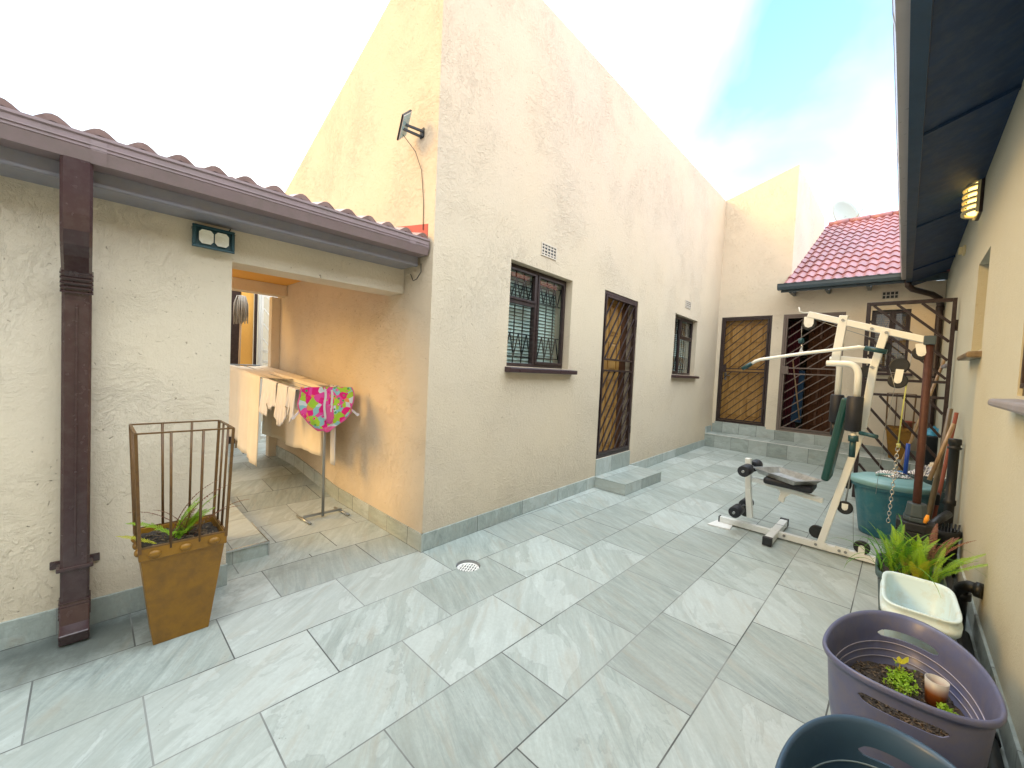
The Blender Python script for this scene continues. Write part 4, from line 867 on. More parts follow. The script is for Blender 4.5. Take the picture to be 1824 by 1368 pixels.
def drape(xa, xb, yrail, side, zlow, amp=.012, freq=30, wave=None, skew=0, nu=40, nv=16, y_in=.012):
    """cloth hanging from a rail; zlow(u) = bottom height"""
    m = MB()
    def fn(u, v):
        x = xa+(xb-xa)*u; zt = rz(x)+.011; zb = zlow(u); z = zt+(zb-zt)*v
        y = yrail+side*(y_in+.01*v)+amp*v*sin(freq*u+2.2*v)+amp*.5*v*sin(freq*2.3*u+1)
        return V((x+skew*v, y, z))
    return m.grid(nu, nv, fn)
def top_sheet(m, xa, xb, ya, yb):
    return m.grid(30, 14, lambda u, v: V((xa+(xb-xa)*u+(.10*v if u == 0 else 0), ya+(yb-ya)*v, rz(xa+(xb-xa)*u)+.013-.018*sin(pi*v)*(1+.4*sin(9*u)))))
# big sheet: top surface and long flap hanging inwards on the left rail
m = drape(-4.62, -6.15, YL, -1, lambda u: .27+.16*min(1, u*1.7)+.015*sin(14*u)-.10*u*0, amp=.016, freq=24, skew=-.10)
top_sheet(m, -4.62, -6.15, YL-.012, YR+.012)
S1 = tag(m.build('bed_sheet', 'sheet', None, solid=.003, weld=True), 'large cream bed sheet hanging low over the far end of the drying rack', 'bed sheet', None)
m = drape(-3.80, -5.6, 1.46, 1, lambda u: .50-.04*u+.012*sin(11*u), amp=.014, freq=20, skew=-.04); m.grid(20, 6, lambda u, v: V((-3.95-1.6*u, 1.472+.148*v, rz(-3.95-1.6*u)+.006)))
S2 = tag(m.build('bed_sheet', 'sheet', None, solid=.003, weld=True), 'cream sheet with a level hem hanging along the middle of the drying rack', 'bed sheet', None)
# small garments on the left rail
def garment(x0, x1, lab, seed, z0=.84, mat='garment'):
    random.seed(seed); m = MB(); n = 28
    def fn(u, v):
        x = x0+(x1-x0)*u; zt = rz(x)+.012
        bot = z0+.05*sin(5*u+seed)+.07*(1 if .42 < u < .58 else 0)+(.04*abs(sin(9*u+seed)))
        z = zt+(bot-zt)*v; tap = 1-.25*v*(1-abs(2*u-1)); xx = x0+(x1-x0)*(.5+(u-.5)*(1-.20*v+.25*v*v))
        return V((xx, YL-.016-.015*v+.012*v*sin(22*u+seed), z))
    m.grid(n, 12, fn); m.grid(n, 6, lambda u, v: V((x0+(x1-x0)*u, YL+.016+.01*v, rz(x0+(x1-x0)*u)+.012-(.18*v)))); m.grid(n, 2, lambda u, v: V((x0+(x1-x0)*u, YL-.016+.032*v, rz(x0+(x1-x0)*u)+.012+.001*sin(pi*v))))
    return tag(m.build('baby_vest', mat, None, solid=.003, weld=True), lab, 'baby clothes', 'baby clothes on the drying rack')
garment(-4.10, -4.52, 'pale baby vest next to the big cream sheet on the rack', 1, .86)
garment(-3.80, -4.06, 'middle pale baby vest of the row on the drying rack', 2, .80)
garment(-3.60, -3.78, 'pale baby vest closest to the colourful seat cover', 3, .90)
m = MB()
for (xa, xb) in ((-3.66, -3.78), (-3.82, -3.95)):
    m.grid(8, 14, lambda u, v: V((xa+(xb-xa)*u, YR+.020*cos(pi*min(1, max(0, (v-.35)/.3))) * 1.0, rz(xa)+.012-(abs(v-.5)-.12 if abs(v-.5) > .12 else 0)*.55+.01*sin(8*u))))
tag(m.build('leggings', 'greycloth', None, solid=.004, weld=True), 'pale grey leggings folded over the rail near the wall', 'leggings')
m = MB(); m.grid(6, 10, lambda u, v: V((-3.57-.10*u, 1.50+.004*sin(9*u)+.01*v, .99-.52*v))); tag(m.build('leg_warmer', 'greycloth', None, solid=.006), 'pale grey cloth strip hanging behind the rack post below the seat cover', 'cloth')

# printed seat cover, D shaped, hanging over the near end
T = thing('seat_cover', (RX+.04, 1.41, .82), 'brightly printed pink and lime baby seat cover on the near end of the rack', 'seat cover')
def sc(u, v):
    # rounded D outline
    prof = [(0, .195), (.10, .205), (.35, .215), (.60, .195), (.78, .145), (.90, .09), (1, .045)]
    for (a, wa), (b, wb) in zip(prof, prof[1:]):
        if a <= v <= b: w_ = wa+(wb-wa)*(v-a)/(b-a); break
    y = 1.41+(u-.5)*2.14*w_
    return V((RX+.026+.020*sin(pi*v)-.02*abs(2*u-1)**3*v+.007*sin(17*u+5*v)*v+.006*sin(9*u-7*v)+.004*sin(31*u+11*v)*v, y+.006*sin(11*v), 1.165-.375*v+.010*sin(7*u)*v))
m = MB().grid(28, 20, sc); m.build('cover', 'print', T, solid=.008)
m = MB(); edge = [sc(0, v/20) for v in range(21)]+[sc(u/14, 1) for u in range(1, 15)]+[sc(1, 1-v/20) for v in range(1, 21)]
MAT['pinkpiping'] = cloth('pink_piping', (.80, .12, .38)); m.tube([p+V((.004, 0, 0)) for p in edge], .005, 6); m.build('piping', 'pinkpiping', T)
for yy, l0, l1 in ((-.025, .04, .72), (.03, .06, .55)):
    m = MB(); pts = [sc(.5+yy*2.4, l0+(l1-l0)*k/8)+V((.012, 0, 0)) for k in range(9)]
    for p, q in zip(pts, pts[1:]): m.bar(p, q, .018, .003, up=(1, 0, 0))
    m.build('strap', 'strap', T)
for sg in (-1, 1):
    m = MB(); p = V((RX+.02, 1.41+sg*.205, .975)); q = p+V((.02, sg*.055, -.05)); m.bar(p, q, .003, .018, up=(0, 0, 1)); m.bar(q, q+V((.004, sg*.018, -.012)), .008, .024, up=(0, 0, 1)); m.build('strap', 'strap', T)
m = MB(); m.grid(4, 6, lambda u, v: sc(.47+.14*u, .40+.42*v)+V((.010, 0, 0))); m.build('harness_pad', 'pinkpiping', T, solid=.006)

# ================================================================= GYM MACHINE
GY = 4.28
T = thing('gym_machine', (-.4, GY, 0), 'cream white multi gym with green back pad, lat bar and rusty weight post', 'exercise machine')
g_ = lambda px, py, y=GY: aty(px, py, y)
WS = 'white_steel'
def wbar(name, pts, w=.05, h=.05, mat=WS, up=(0, 1, 0), bevel=.005, parent=T):
    m = MB()
    for a, b in zip(pts, pts[1:]): m.bar(a, b, w, h, up=up)
    return m.build(name, mat, parent, bevel=bevel)
m = MB(); m.box(-1.21, .10, GY-.025, GY+.025, .012, .062)
for x in (-.47, -.33): m.box(x, x+.09, GY-.029, GY-.0255, .02, .075)
base = m.build('base_beam', WS, T, bevel=.005)
for x in (-.455, -.30, -.26, -.68): MB().cyl((x, GY-.036, .045), (x, GY-.0295, .045), .011, 8).build('bolt', 'steel', base)
foot = MB().box(-.785, -.725, 4.02, GY-.0255, .012, .070).box(-.785, -.725, GY+.0255, 4.66, .012, .070).box(-.79, -.72, GY-.025, GY+.025, .0625, .072).build('cross_foot', WS, T, bevel=.004)
for bb_ in ((-.79, -.72, 3.98, 4.021, .006, .076), (-.79, -.72, 4.659, 4.70, .006, .076)): MB().box(*bb_).build('end_cap', 'black', foot, bevel=.004)
MB().box(-1.222, -1.209, GY-.028, GY+.028, .006, .066).build('end_cap', 'black', base, bevel=.004)
MB().box(-.02, .04, 4.06, 4.60, .0, .0118).build('rear_foot', WS, T)
# upright: leaning lower tube, then steeper to the top beam
U0 = V((-.425, GY, .06)); U1 = g_(1537, 762); U2 = g_(1556, 655); U3 = g_(1578, 588)
wbar('upright', [U0, U1, U2, U3], .05, .055)
TA, TB = g_(1440, 560), g_(1655, 607)
wbar('top_beam', [TA, TB], .05, .052)
PA, PB = g_(1503, 570), g_(1488, 640); PA.z += .035
wbar('front_post', [PA, PB+V((0, 0, -.03))], .058, .058)
MB().bar(g_(1493, 638), g_(1553, 644), .04, .035, up=(0, 1, 0)).build('swing_bracket', WS, T, bevel=.004)
for (px, py) in ((1502, 571), (1553, 586), (1579, 593), (1562, 622), (1553, 654), (1493, 622)): p = g_(px, py); MB().cyl((p.x, GY-.040, p.z), (p.x, GY-.025, p.z), .011, 8).build('bolt', 'steel', T)
m = MB(); p = TB; m.box(p.x-.03, p.x+.035, GY-.034, GY+.034, p.z-.03, p.z+.035); m.build('beam_cap', 'slate_blue', T, bevel=.005)
m = MB(); q = TA+V((-.02, 0, .015))
for k in (-.01, .02): m.tube([q+V((.03, k, 0)), q+V((-.01, k, .0)), q+V((-.045, k, .012)), q+V((-.05, k, .05))], .0035, 6)
m.build('hooks', WS, T)
# pec-deck arms (a near one and a far one)
def arm(y, top, bend, foot_):
    a, b, c = g_(*top, y), g_(*bend, y), g_(*foot_, y); k = V((c.x, y, b.z))
    pts = [a]+[a.lerp(V((b.x, y, a.z)), t) for t in (.5, .9)]
    for i in range(1, 8): t = i/8; p0 = V((b.x, y, a.z)); p2 = V((c.x, y, a.z-.11)); p1 = V((c.x, y, a.z)); pts.append(p0*(1-t)**2+p1*2*t*(1-t)+p2*t*t)
    pts.append(c); m = MB(); m.tube(pts, .023, 12); o = m.build('press_arm', WS, T); return c
c1 = arm(4.12, (1472, 647), (1508, 648), (1526, 708)); 
c2 = arm(4.46, (1478, 640), (1482, 641), (1492, 705))
def roller(a, b, r, name='roller_pad', mat='foam'):
    a, b = V(a), V(b); d = (b-a).normalized(); m = MB(); m.tube([a, a+d*.008, b-d*.008, b], [r*.85, r, r, r*.85], 18); return m.build(name, mat, T)
p = g_(1524, 706, 4.12); q = g_(1518, 768, 4.12); roller(p, (q.x, 4.12, q.z), .052)
p = g_(1492, 703, 4.46); q = g_(1488, 752, 4.46); roller(p, (q.x, 4.46, q.z), .048)
m = MB(); a = g_(1486, 752, 4.46); b = g_(1484, 775, 4.46); m.cyl(a, b, .024, 12); m.build('far_handle', 'black', T)
m = MB(); a = g_(1532, 771, 4.05); b = g_(1562, 778, 3.98); m.cyl(a, b, .015, 12); m.cyl(g_(1520, 778, 4.10), g_(1517, 814, 4.10), .020, 12); m.cyl(g_(1520, 776, 4.10), g_(1520, 786, 4.10), .032, 14); m.build('hand_grips', 'tealblack', T)
m = MB(); a = g_(1520, 768, 4.12); m.cyl(a, g_(1520, 786, 4.1), .018, 10); m.build('grip_stem', WS, T)
# back pad and seat
pt_, pb_ = g_(1510, 712), g_(1474, 850); d = (pt_-pb_).normalized(); n_ = V((-d.z, 0, d.x)); 
if n_.x > 0: n_ = -n_
m = MB(); c = (pt_+pb_)/2+n_*.005; orient_box(m, c, V((0, 1, 0)), d, n_, .26, (pt_-pb_).length+.03, .055); m.build('back_pad', 'green_vinyl', T, bevel=.018)
s0_, s1_ = g_(1340, 853), g_(1466, 892)
wbar('seat_beam', [s0_, s1_], .042, .042)
F0, F1 = g_(1336, 922), g_(1333, 816)
wbar('seat_post', [F0, g_(1333, 870), F1], .048, .048)
MB().bar(g_(1398, 873), g_(1391, 893), .045, .045, up=(0, 1, 0)).build('seat_stub', WS, T, bevel=.004)
m = MB(); m.add([g_(1382, 868, GY-.02), g_(1418, 876, GY-.02), g_(1398, 886, GY-.02), g_(1382, 868, GY+.02), g_(1418, 876, GY+.02), g_(1398, 886, GY+.02)], [(0, 1, 2), (5, 4, 3), (0, 3, 4, 1), (1, 4, 5, 2), (2, 5, 3, 0)]); m.build('gusset', WS, T)
sa, sb = g_(1366, 852), g_(1440, 868); d2_ = (sb-sa).normalized(); n2 = V((-d2_.z, 0, d2_.x)); n2 = n2 if n2.z > 0 else -n2
m = MB(); orient_box(m, (sa+sb)/2+n2*.002+V((.02, 0, 0)), V((0, 1, 0)), d2_, n2, .26, (sb-sa).length+.05, .058); m.build('seat_pad', 'foam', T, bevel=.02)
for (px, py) in ((1337, 833), (1321, 903)):
    p = g_(px, py); m = MB(); m.cyl((p.x, 4.02, p.z), (p.x, 4.56, p.z), .011, 10); m.build('roller_axle', 'steel', T)
    roller((p.x, 4.04, p.z), (p.x, 4.20, p.z), .050); roller((p.x, 4.36, p.z), (p.x, 4.52, p.z), .050)
# lat bar
b0, b1, b2, b3 = g_(1322, 657, 4.16), g_(1350, 641, 4.16), g_(1530, 618, 4.16), g_(1580, 627, 4.14)
m = MB(); m.tube([b0.lerp(b1, .55), b1.lerp(b0, .12), b1.lerp(b2, .03), b1.lerp(b2, .5)+V((0, 0, .006)), b2.lerp(b1, .08), b2, b2.lerp(b3, .25)], .0135, 12); o = m.build('lat_bar', WS, T)
m = MB(); m.cyl(b0, b0.lerp(b1, .62), .0175, 12); m.cyl(b2.lerp(b3, .22), b3, .0185, 12); m.build('lat_bar_grips', 'tealblack', o)
def pulley(px, py, y=GY, r=.052, bracket=None, nm='pulley'):
    p = g_(px, py, y); m = MB(); prof = [(r*.2, -.011), (r*.8, -.010), (r, -.012), (r, -.009), (r*.86, 0), (r, .009), (r, .012), (r*.8, .010), (r*.2, .011)]
    n = 28; vs = [V((p.x+rr_*cos(2*pi*j/n), y+zz_, p.z+rr_*sin(2*pi*j/n))) for rr_, zz_ in prof for j in range(n)]
    m.add(vs, [(i*n+j, i*n+(j+1) % n, (i+1)*n+(j+1) % n, (i+1)*n+j) for i in range(len(prof)-1) for j in range(n)], True)
    m.cyl((p.x, y-.013, p.z), (p.x, y+.013, p.z), r*.3, 12); o = m.build(nm, 'black', T)
    if bracket:
        m = MB()
        for s_ in (-1, 1):
            a = V((p.x, y+s_*.018, p.z)); b = V((p.x+bracket[0], y+s_*.018, p.z+bracket[1])); e = (b-a).normalized(); w_ = bracket[2] if len(bracket) > 2 else .028; sd = V((-e.z, 0, e.x)).normalized()*w_; th_ = V((0, .002, 0))
            ol = [a+sd, b+sd, b-sd, a-sd]+[a-sd*cos(t)-e*w_*sin(t) for t in (pi/4, pi/2, 3*pi/4)]
            k = len(ol); m.add([v-th_ for v in ol]+[v+th_ for v in ol], [tuple(range(k)), tuple(reversed(range(k, 2*k)))]+[(i, (i+1) % k, k+(i+1) % k, k+i) for i in range(k)])
        m.cyl((p.x, y-.026, p.z), (p.x, y+.026, p.z), .008, 8); m.build('pulley_bracket', WS, o)
    return p
pA = pulley(1441, 577, bracket=(.0, .06, .034)); pB = pulley(1641, 629, bracket=(-.01, .07, .026))
pC = pulley(1602, 651, 4.22, .058); pD = pulley(1599, 678, 4.22, .058, bracket=(.008, .085, .022))
pE = pulley(1573, 620, 4.32, .05); pF = pulley(1545, 662, 4.34, .05)
pG = pulley(1505, 904, bracket=(.0, .035, .020)); pH = pulley(1535, 975, bracket=(.0, -.07, .020)); pI = pulley(1455, 947, 4.335, .055); pJ = pulley(1327, 912, 4.34, .04)
m = MB(); w1 = .0022
m.tube([pA+V((-.05, 0, 0)), g_(1427, 612)], w1, 5); m.tube([pA+V((0, 0, .05)), pE+V((0, -.0, .05))], w1, 5); m.tube([pB+V((-.05, 0, 0)), pC+V((.058, 0, 0))], w1, 5)
m.tube([pG+V((.052, 0, 0)), pH+V((.0-.052, 0, 0))], w1, 5); m.tube([pG+V((-.05, 0, 0)), g_(1478, 925), pI+V((.045, 0, 0))], w1, 5); m.tube([pI+V((-.04, 0, -.03)), g_(1390, 935, 4.33), pJ+V((0, 0, -.035))], w1, 5)
m.tube([g_(1520, 800, GY), g_(1511, 870, GY), pG+V((0, 0, .03))], .006, 6)
m.tube([pC+V((-.058, 0, 0)), g_(1594, 690, 4.2), g_(1575, 770, 4.2), g_(1560, 880, 4.2)], .0016, 5)
m.build('cables', 'steel', T)
m = MB(); m.cyl(g_(1427, 603), g_(1427, 611), .022, 12); m.build('cable_stop', 'tealblack', T)
m = MB(); m.tube([g_(1427, 611), g_(1429, 618), g_(1426, 626)], .006, 6); a = g_(1426, 620, 4.2); m.add([g_(1420, 634, 4.19), g_(1434, 632, 4.19), g_(1427, 618, 4.19), g_(1420, 634, 4.2), g_(1434, 632, 4.2), g_(1427, 618, 4.2)], [(0, 1, 2), (5, 4, 3), (0, 3, 4, 1), (1, 4, 5, 2), (2, 5, 3, 0)]); m.build('bar_hook', 'chrome', T)
# cord and chain down from the double pulley
m = MB(); c0, c1_ = pD+V((.05, 0, 0)), g_(1600, 790, 4.2); m.tube([c0, g_(1607, 735, 4.2), c1_], .005, 6); MAT['cord'] = cloth('green_yellow_cord', (.42, .46, .16)); m.tube([c1_, c1_+V((.006, 0, -.03))], .012, 8); m.build('cord', 'cord', T)
m = MB(); ce = g_(1582, 930, 4.2); L_ = (ce-c1_).length; nl = 22; dv = (ce-c1_).normalized()
for k in range(nl):
    c = c1_+dv*L_*(k+.5)/nl; s_ = V((1, 0, 0)) if k % 2 else V((0, 1, 0)); s_ = (s_-dv*s_.dot(dv)).normalized(); hl = L_/nl*.68
    m.tube([c+dv*hl*cos(a)+s_*.010*sin(a) for a in [2*pi*i/10 for i in range(11)]], .0028, 5, caps=False)
m.build('chain', 'chrome', T)
# rusty post and the black weights it stands in
wx0 = g_(1633, 900); pt2 = V((TB.x+.004, GY, TB.z-.03)); wxx = wx0.x
MB().cyl(pt2, (wxx, GY, .10), .0235, 16).build('weight_post', 'rust', T)
def oct_(m, x, y, hw, hd, z0, z1, ch=.4, tp=1.0):
    pts = [(-1, -ch), (-ch, -1), (ch, -1), (1, -ch), (1, ch), (ch, 1), (-ch, 1), (-1, ch)]
    return m.add([(x+a*hw, y+b*hd, z0) for a, b in pts]+[(x+a*hw*tp, y+b*hd*tp, z1) for a, b in pts], [tuple(reversed(range(8))), tuple(range(8, 16))]+[(i, (i+1) % 8, 8+(i+1) % 8, 8+i) for i in range(8)])
m = MB(); oct_(m, wxx, GY, .062, .075, .45, .545, .5, .82); oct_(m, wxx, GY, .068, .08, .415, .448, .5); m.build('top_weight', 'slate_blue', T, bevel=.006)
m = MB(); oct_(m, wxx, GY, .105, .12, .355, .413, .5)
for k in range(6): oct_(m, wxx, GY, .10+.004*(k % 2), .115, .012+.057*k, .012+.057*k+.053, .55)
m.build('weight_stack', 'black', T, bevel=.005)
# the small white tile under the end of the beam, baking tray on the seat
tag(MB().add([(-1.27, 4.10, .001), (-1.08, 4.12, .001), (-1.10, 4.30, .001), (-1.24, 4.30, .001), (-1.27, 4.10, .011), (-1.08, 4.12, .011), (-1.10, 4.30, .011), (-1.24, 4.30, .011)], [(3, 2, 1, 0), (4, 5, 6, 7), (0, 1, 5, 4), (1, 2, 6, 5), (2, 3, 7, 6), (3, 0, 4, 7)]).build('loose_tile', 'white_paint', None), 'flat white tile lying on the floor by the low end of the gym machine', 'tile')
T2 = thing('baking_tray', tuple((sa+sb)/2+n2*.03), 'dented metal baking tray lying on the green seat of the gym machine', 'baking tray')
tc_ = (sa+sb)/2+n2*.034+V((-.01, 0, 0)); A_ = d2_; B_ = V((0, 1, 0)); q_ = Quaternion((0, 0, 1), -.55); A_ = q_@A_; B_ = q_@B_
m = MB(); W_, D_ = .215, .15
def tr(w, d_, h): return [tc_-A_*w-B_*d_+n2*h, tc_+A_*w-B_*d_+n2*h, tc_+A_*w+B_*d_+n2*h, tc_-A_*w+B_*d_+n2*h]
lv = tr(W_*.80, D_*.80, 0)+tr(W_*.97, D_*.97, .045)+tr(W_*1.04, D_*1.04, .046)+tr(W_*1.04, D_*1.04, .042)
m.add(lv, [(0, 1, 2, 3)]+[(4*a+k, 4*a+(k+1) % 4, 4*a+4+(k+1) % 4, 4*a+4+k) for a in range(3) for k in range(4)]); 
MAT['tray'] = paint('dull_scratched_tin', (.42, .44, .45), .38, metal=.6, var=.5, scale=14, bump=.6, bscale=18, dirt=.1, dirtcol=(.2, .2, .2)); m.build('tray', 'tray', T2, solid=.003)

# ================================================================= DARK YARD GATE
T = thing('yard_gate', (.0, 6.55, 0), 'tall dark brown steel gate with diagonal bars standing behind the gym machine', 'gate')
GP = Plane((-.345, 6.55, 0), (1, 0, 0), (0, -1, 0)); gw = .705; zt = 2.40; zb = .12
m = MB(); m.pbox(GP, -.04, .0, zb-.1, zt, -.02, .02); m.pbox(GP, gw-.035, gw, zb, zt, -.02, .02)
m.pbox(GP, .0, gw-.035, zt-.04, zt, -.02, .02); m.pbox(GP, .0, gw-.035, zb, zb+.04, -.02, .02)
for z in (1.30, 1.475): m.pbox(GP, .0, gw-.035, z-.015, z+.015, -.016, .016)
m.build('frame', 'brown', T, bevel=.003)
m = MB(); diag(m, GP, .0, gw-.035, 1.49, zt-.04, .205, -1.0, .0, .026, .05); diag(m, GP, .0, gw-.035, zb+.04, 1.285, .20, -1.28, .0, .026, .02); m.build('diagonal_bars', 'brown', T)
MB().pbox(GP, .002, .075, 1.316, 1.459, -.025, .025).build('lock_box', 'brown', T, bevel=.004)
m = MB(); 
for z in (.5, 2.1): m.tube([GP.pt(gw+.008, z-.06, 0), GP.pt(gw+.008, z+.06, 0)], .014, 8)
m.build('hinges', 'brown', T)

# ================================================================= BIN AND THINGS ROUND IT
random.seed(9)
bx, by = -.035, 5.22; rb = lambda a: 1+.0*a
T = thing('dustbin', (bx, by, 0), 'teal plastic dustbin with a pale closed lid behind the gym machine', 'dustbin')
ribs = lambda a: 1.0-.018*(1 if (cos(8*a) > .55) else 0)
m = MB(); m.lathe([(.001, .0), (.200, .0), (.207, .02), (.262, .44)], (bx, by, 0), 96, fn=ribs, sy=.92); m.lathe([(.262, .44), (.285, .445), (.285, .49), (.27, .492)], (bx, by, 0), 64, sy=.92); m.build('bin', 'teal', T)
m = MB(); m.lathe([(.297, .478), (.302, .492), (.300, .515), (.285, .524), (.262, .524), (.250, .532), (.225, .548), (.12, .553), (.001, .553)], (bx, by, 0), 64, sy=.92)
m.tube([(bx-.10, by-.05, .552), (bx-.09, by-.045, .572), (bx+.09, by+.045, .572), (bx+.10, by+.05, .552)], .012, 8); m.build('lid', 'teal_lid', T)
for sg in (-1, 1): MB().box(bx+sg*.30-.02, bx+sg*.30+.02, by-.06, by+.06, .38, .475).build('handle', 'black', T, bevel=.008)
def heap(cx, cy, cz, r, h, mat, lab, cat, name, seed):
    random.seed(seed); m = MB(); n = 30; ph = [random.uniform(0, 6) for _ in range(6)]
    def fn(u, v):
        a = 2*pi*u; rr_ = r*(v**.8)*(1+.18*sin(3*a+ph[0])+.10*sin(7*a+ph[1])); z = h*(1-v**2.2)*(1+.35*sin(5*a+ph[2]+4*v)+.25*sin(11*a*v+ph[3]))+.010*sin(17*a+ph[4])*v
        return V((cx+rr_*cos(a), cy+rr_*sin(a)*.75, cz+max(.004, z)))
    m.grid(n, 12, fn); return tag(m.build(name, mat, None, solid=.004, weld=True), lab, cat)
heap(bx+.0, by+.05, .555, .12, .035, 'striped', 'crumpled striped cloth lying on the pale bin lid', 'cloth', 'striped_cloth', 1)
p = aty(1600, 828, 5.34); heap(p.x+.01, 5.36, .558, .07, .03, 'bluecloth', 'blue cloth on the bin lid beside the blue tube', 'cloth', 'blue_cloth', 2)
p = aty(1618, 790, 5.35); tag(MB().cyl((p.x-.005, 5.33, .556), (p.x, 5.33, p.z), .016, 14).build('blue_tube', 'blueplastic', None), 'bright blue plastic tube standing up on the bin lid', 'tube')
# cloths heaped on a dark crate by the wall
T = thing('crate', (.22, 5.75, 0), 'dark crate by the wall heaped with pale towels behind the dustbin', 'crate')
m = MB()
for z in (.02, .13, .24, .35, .46): m.box(.10, .345, 5.60, 5.615, z, z+.075); m.box(.10, .345, 5.885, 5.90, z, z+.075); m.box(.10, .115, 5.616, 5.884, z, z+.075); m.box(.33, .345, 5.616, 5.884, z, z+.075)
for (a, b) in ((.117, 5.617), (.308, 5.617), (.117, 5.863), (.308, 5.863)): m.box(a, a+.02, b, b+.02, 0, .535)
m.box(.116, .329, 5.637, 5.862, .02, .035); m.build('slats', 'greypot', T); heap(.22, 5.74, .536, .125, .07, 'striped', 'bundle of grey striped towels piled on the crate by the wall', 'towels', 'towel_bundle', 5)
heap(.26, 5.80, .57, .07, .07, 'sheet', 'small cream rag on top of the striped towels', 'cloth', 'cream_rag', 8)
# sticks leaning on the wall
def stick(name, pts, r, mat, lab, cat='stick'): return tag(MB().tube(pts, r, 9).build(name, mat, None), lab, cat, None)
a = aty(1693, 728, 5.15); stick('wooden_pole', [(.19, 4.98, .02), a.lerp(V((.19, 4.98, .02)), .5)+V((.006, 0, 0)), (a.x, 5.15, a.z)], [.021, .020, .018], 'stick2', 'thick weathered pole leaning on the wall beside the black vent pipe', 'pole')
a = aty(1704, 735, 5.45); b = aty(1690, 800, 5.40); stick('broom_handle', [b+(b-a)*4.5, a], .014, 'terracotta', 'reddish broom handle leaning behind the weathered pole', 'broom')
a = aty(1690, 775, 5.05); b = aty(1655, 855, 4.95); stick('wooden_rod', [b, a+(a-b)*.25], .015, 'stick', 'pale yellow wooden handle leaning above the bin lid', 'handle')
a = aty(1683, 640, 7.6); b = aty(1598, 845, 7.3); stick('bamboo_pole', [b+(b-a)*.25, a], .017, 'stick', 'long slanting bamboo pole seen through the dark gate', 'pole')
p = aty(1665, 748, 8.2); T = thing('mop_bucket', (p.x, 8.2, .265), 'black bin with a sky blue bag knotted over it behind the gate', 'bin')
MB().lathe([(.001, .265), (.09, .265), (.12, .72), (.128, .72), (.128, .74), (.11, .74), (.08, .29), (.001, .29)], (p.x, 8.2, 0), 28).build('bin', 'black', T)
heap(p.x, 8.2, .74, .12, .09, 'skyplastic', 'crumpled sky blue bag on the black bin behind the gate', 'bag', 'plastic_bag', 4)
# black vent pipe, gully and pipework low on the wall
T = thing('vent_pipe', (.325, 4.9, 0), 'capped black cast iron vent pipe standing against the right wall', 'pipe')
m = MB(); m.lathe([(.001, 1.0), (.036, 1.0), (.040, .99), (.040, .955), (.034, .95), (.034, .935), (.042, .932), (.042, .918), (.031, .912), (.030, .50), (.038, .495), (.038, .46), (.030, .45), (.030, .10)], (.325, 4.90, 0), 24)
m.tube([(.325, 4.90, .12), (.32, 4.86, .05), (.30, 4.70, .04), (.30, 4.2, .04), (.30, 3.6, .05)], .034, 12); m.build('pipe', 'black', T)
T = thing('soil_pipe', (.28, 3.6, 0), 'dark jointed waste pipe bending into the wall behind the white bucket', 'pipe')
m = MB(); m.tube([(.38, 3.42, .30), (.33, 3.44, .30), (.305, 3.48, .27), (.305, 3.50, .20), (.305, 3.50, .02)], .032, 12); m.tube([(.385, 3.41, .30), (.355, 3.425, .30)], .042, 12); m.tube([(.31, 3.50, .24), (.31, 3.50, .20)], .041, 12)
m.tube([(.32, 3.4, .035), (.32, 1.2, .035)], .028, 12)
for y in (3.1, 2.5, 1.9): m.tube([(.32, y, .035), (.32, y-.05, .035)], .035, 12)
m.tube([(.27, 3.2, .02), (.275, 1.4, .02)], .012, 8); m.build('pipe', 'black', T)
T = thing('gully', (.27, 4.45, 0), 'black ribbed plastic drain hopper low against the wall behind the fern', 'drain hopper')
m = MB(); m.lathe([(.001, .0), (.085, .0), (.085, .28), (.10, .30), (.10, .34), (.085, .34), (.07, .2), (.001, .2)], (.275, 4.52, 0), 28, fn=lambda a: 1+.03*cos(14*a)); m.build('hopper', 'black', T)
m = MB()
for k in range(9): m.tube([(.215+.017*k, 4.45, .335+.015*sin(k)), (.20+.021*k, 4.60, .37)], .006, 6)
m.tube([(.19, 4.40, .33), (.26, 4.55, .40), (.31, 4.7, .42)], .028, 10); m.build('ribbed_hose', 'black', T)
p = aty(1652, 925, 4.1); tag(MB().tube([(p.x, 4.1, p.z+.03), (p.x-.004, 4.1, p.z), (p.x-.012, 4.1, p.z-.03)], [.008, .014, .009], 8).build('orange_clip', 'orangeplastic', None), 'small orange plastic clip hanging before the black drain hopper', 'clip')
tag(MB().box(.13, .22, 4.72, 4.86, .30, .315).box(.14, .21, 4.74, 4.84, 0, .299).build('paint_tin', 'white_plastic', None, bevel=.004), 'low white box between the weights and the weathered pole', 'box')
# things seen inside the rear room
T = thing('ironing_board', (-1.45, 9.75, .45), 'folded blue ironing board standing inside the open rear doorway', 'ironing board')
a, b = aty(1417, 752, 9.62), aty(1425, 660, 9.72); m = MB(); d = (b-a).normalized(); orient_box(m, (a+b)/2, V((1, 0, 0)), d, V((0, -1, 0)), .17, (b-a).length, .03); m.build('board', 'boardcloth', T, bevel=.012)
a, b = aty(1424, 748, 9.6), aty(1412, 640, 9.65); tag(MB().tube([a, b], .013, 8).build('broom_handle', 'stick', None), 'pale broom handle leaning inside the open rear doorway', 'broom')
MAT['redcloth'] = cloth('dark_red_curtain', (.05, .004, .008)); m = MB(); m.grid(14, 6, lambda u, v: V((-1.72+.22*u, 9.66+.02*sin(25*u), .5+2.1*v))); tag(m.build('curtain', 'redcloth', None, solid=.004), 'dark red curtain hanging inside the open rear doorway', 'curtain')
MB_ = MB().add([(-2.7, 9.46, .44), (.37, 9.46, .44), (.37, 12.95, .44), (-2.7, 12.95, .44)], [(0, 1, 2, 3)]); struct(MB_.build('room_floor', 'tile'))

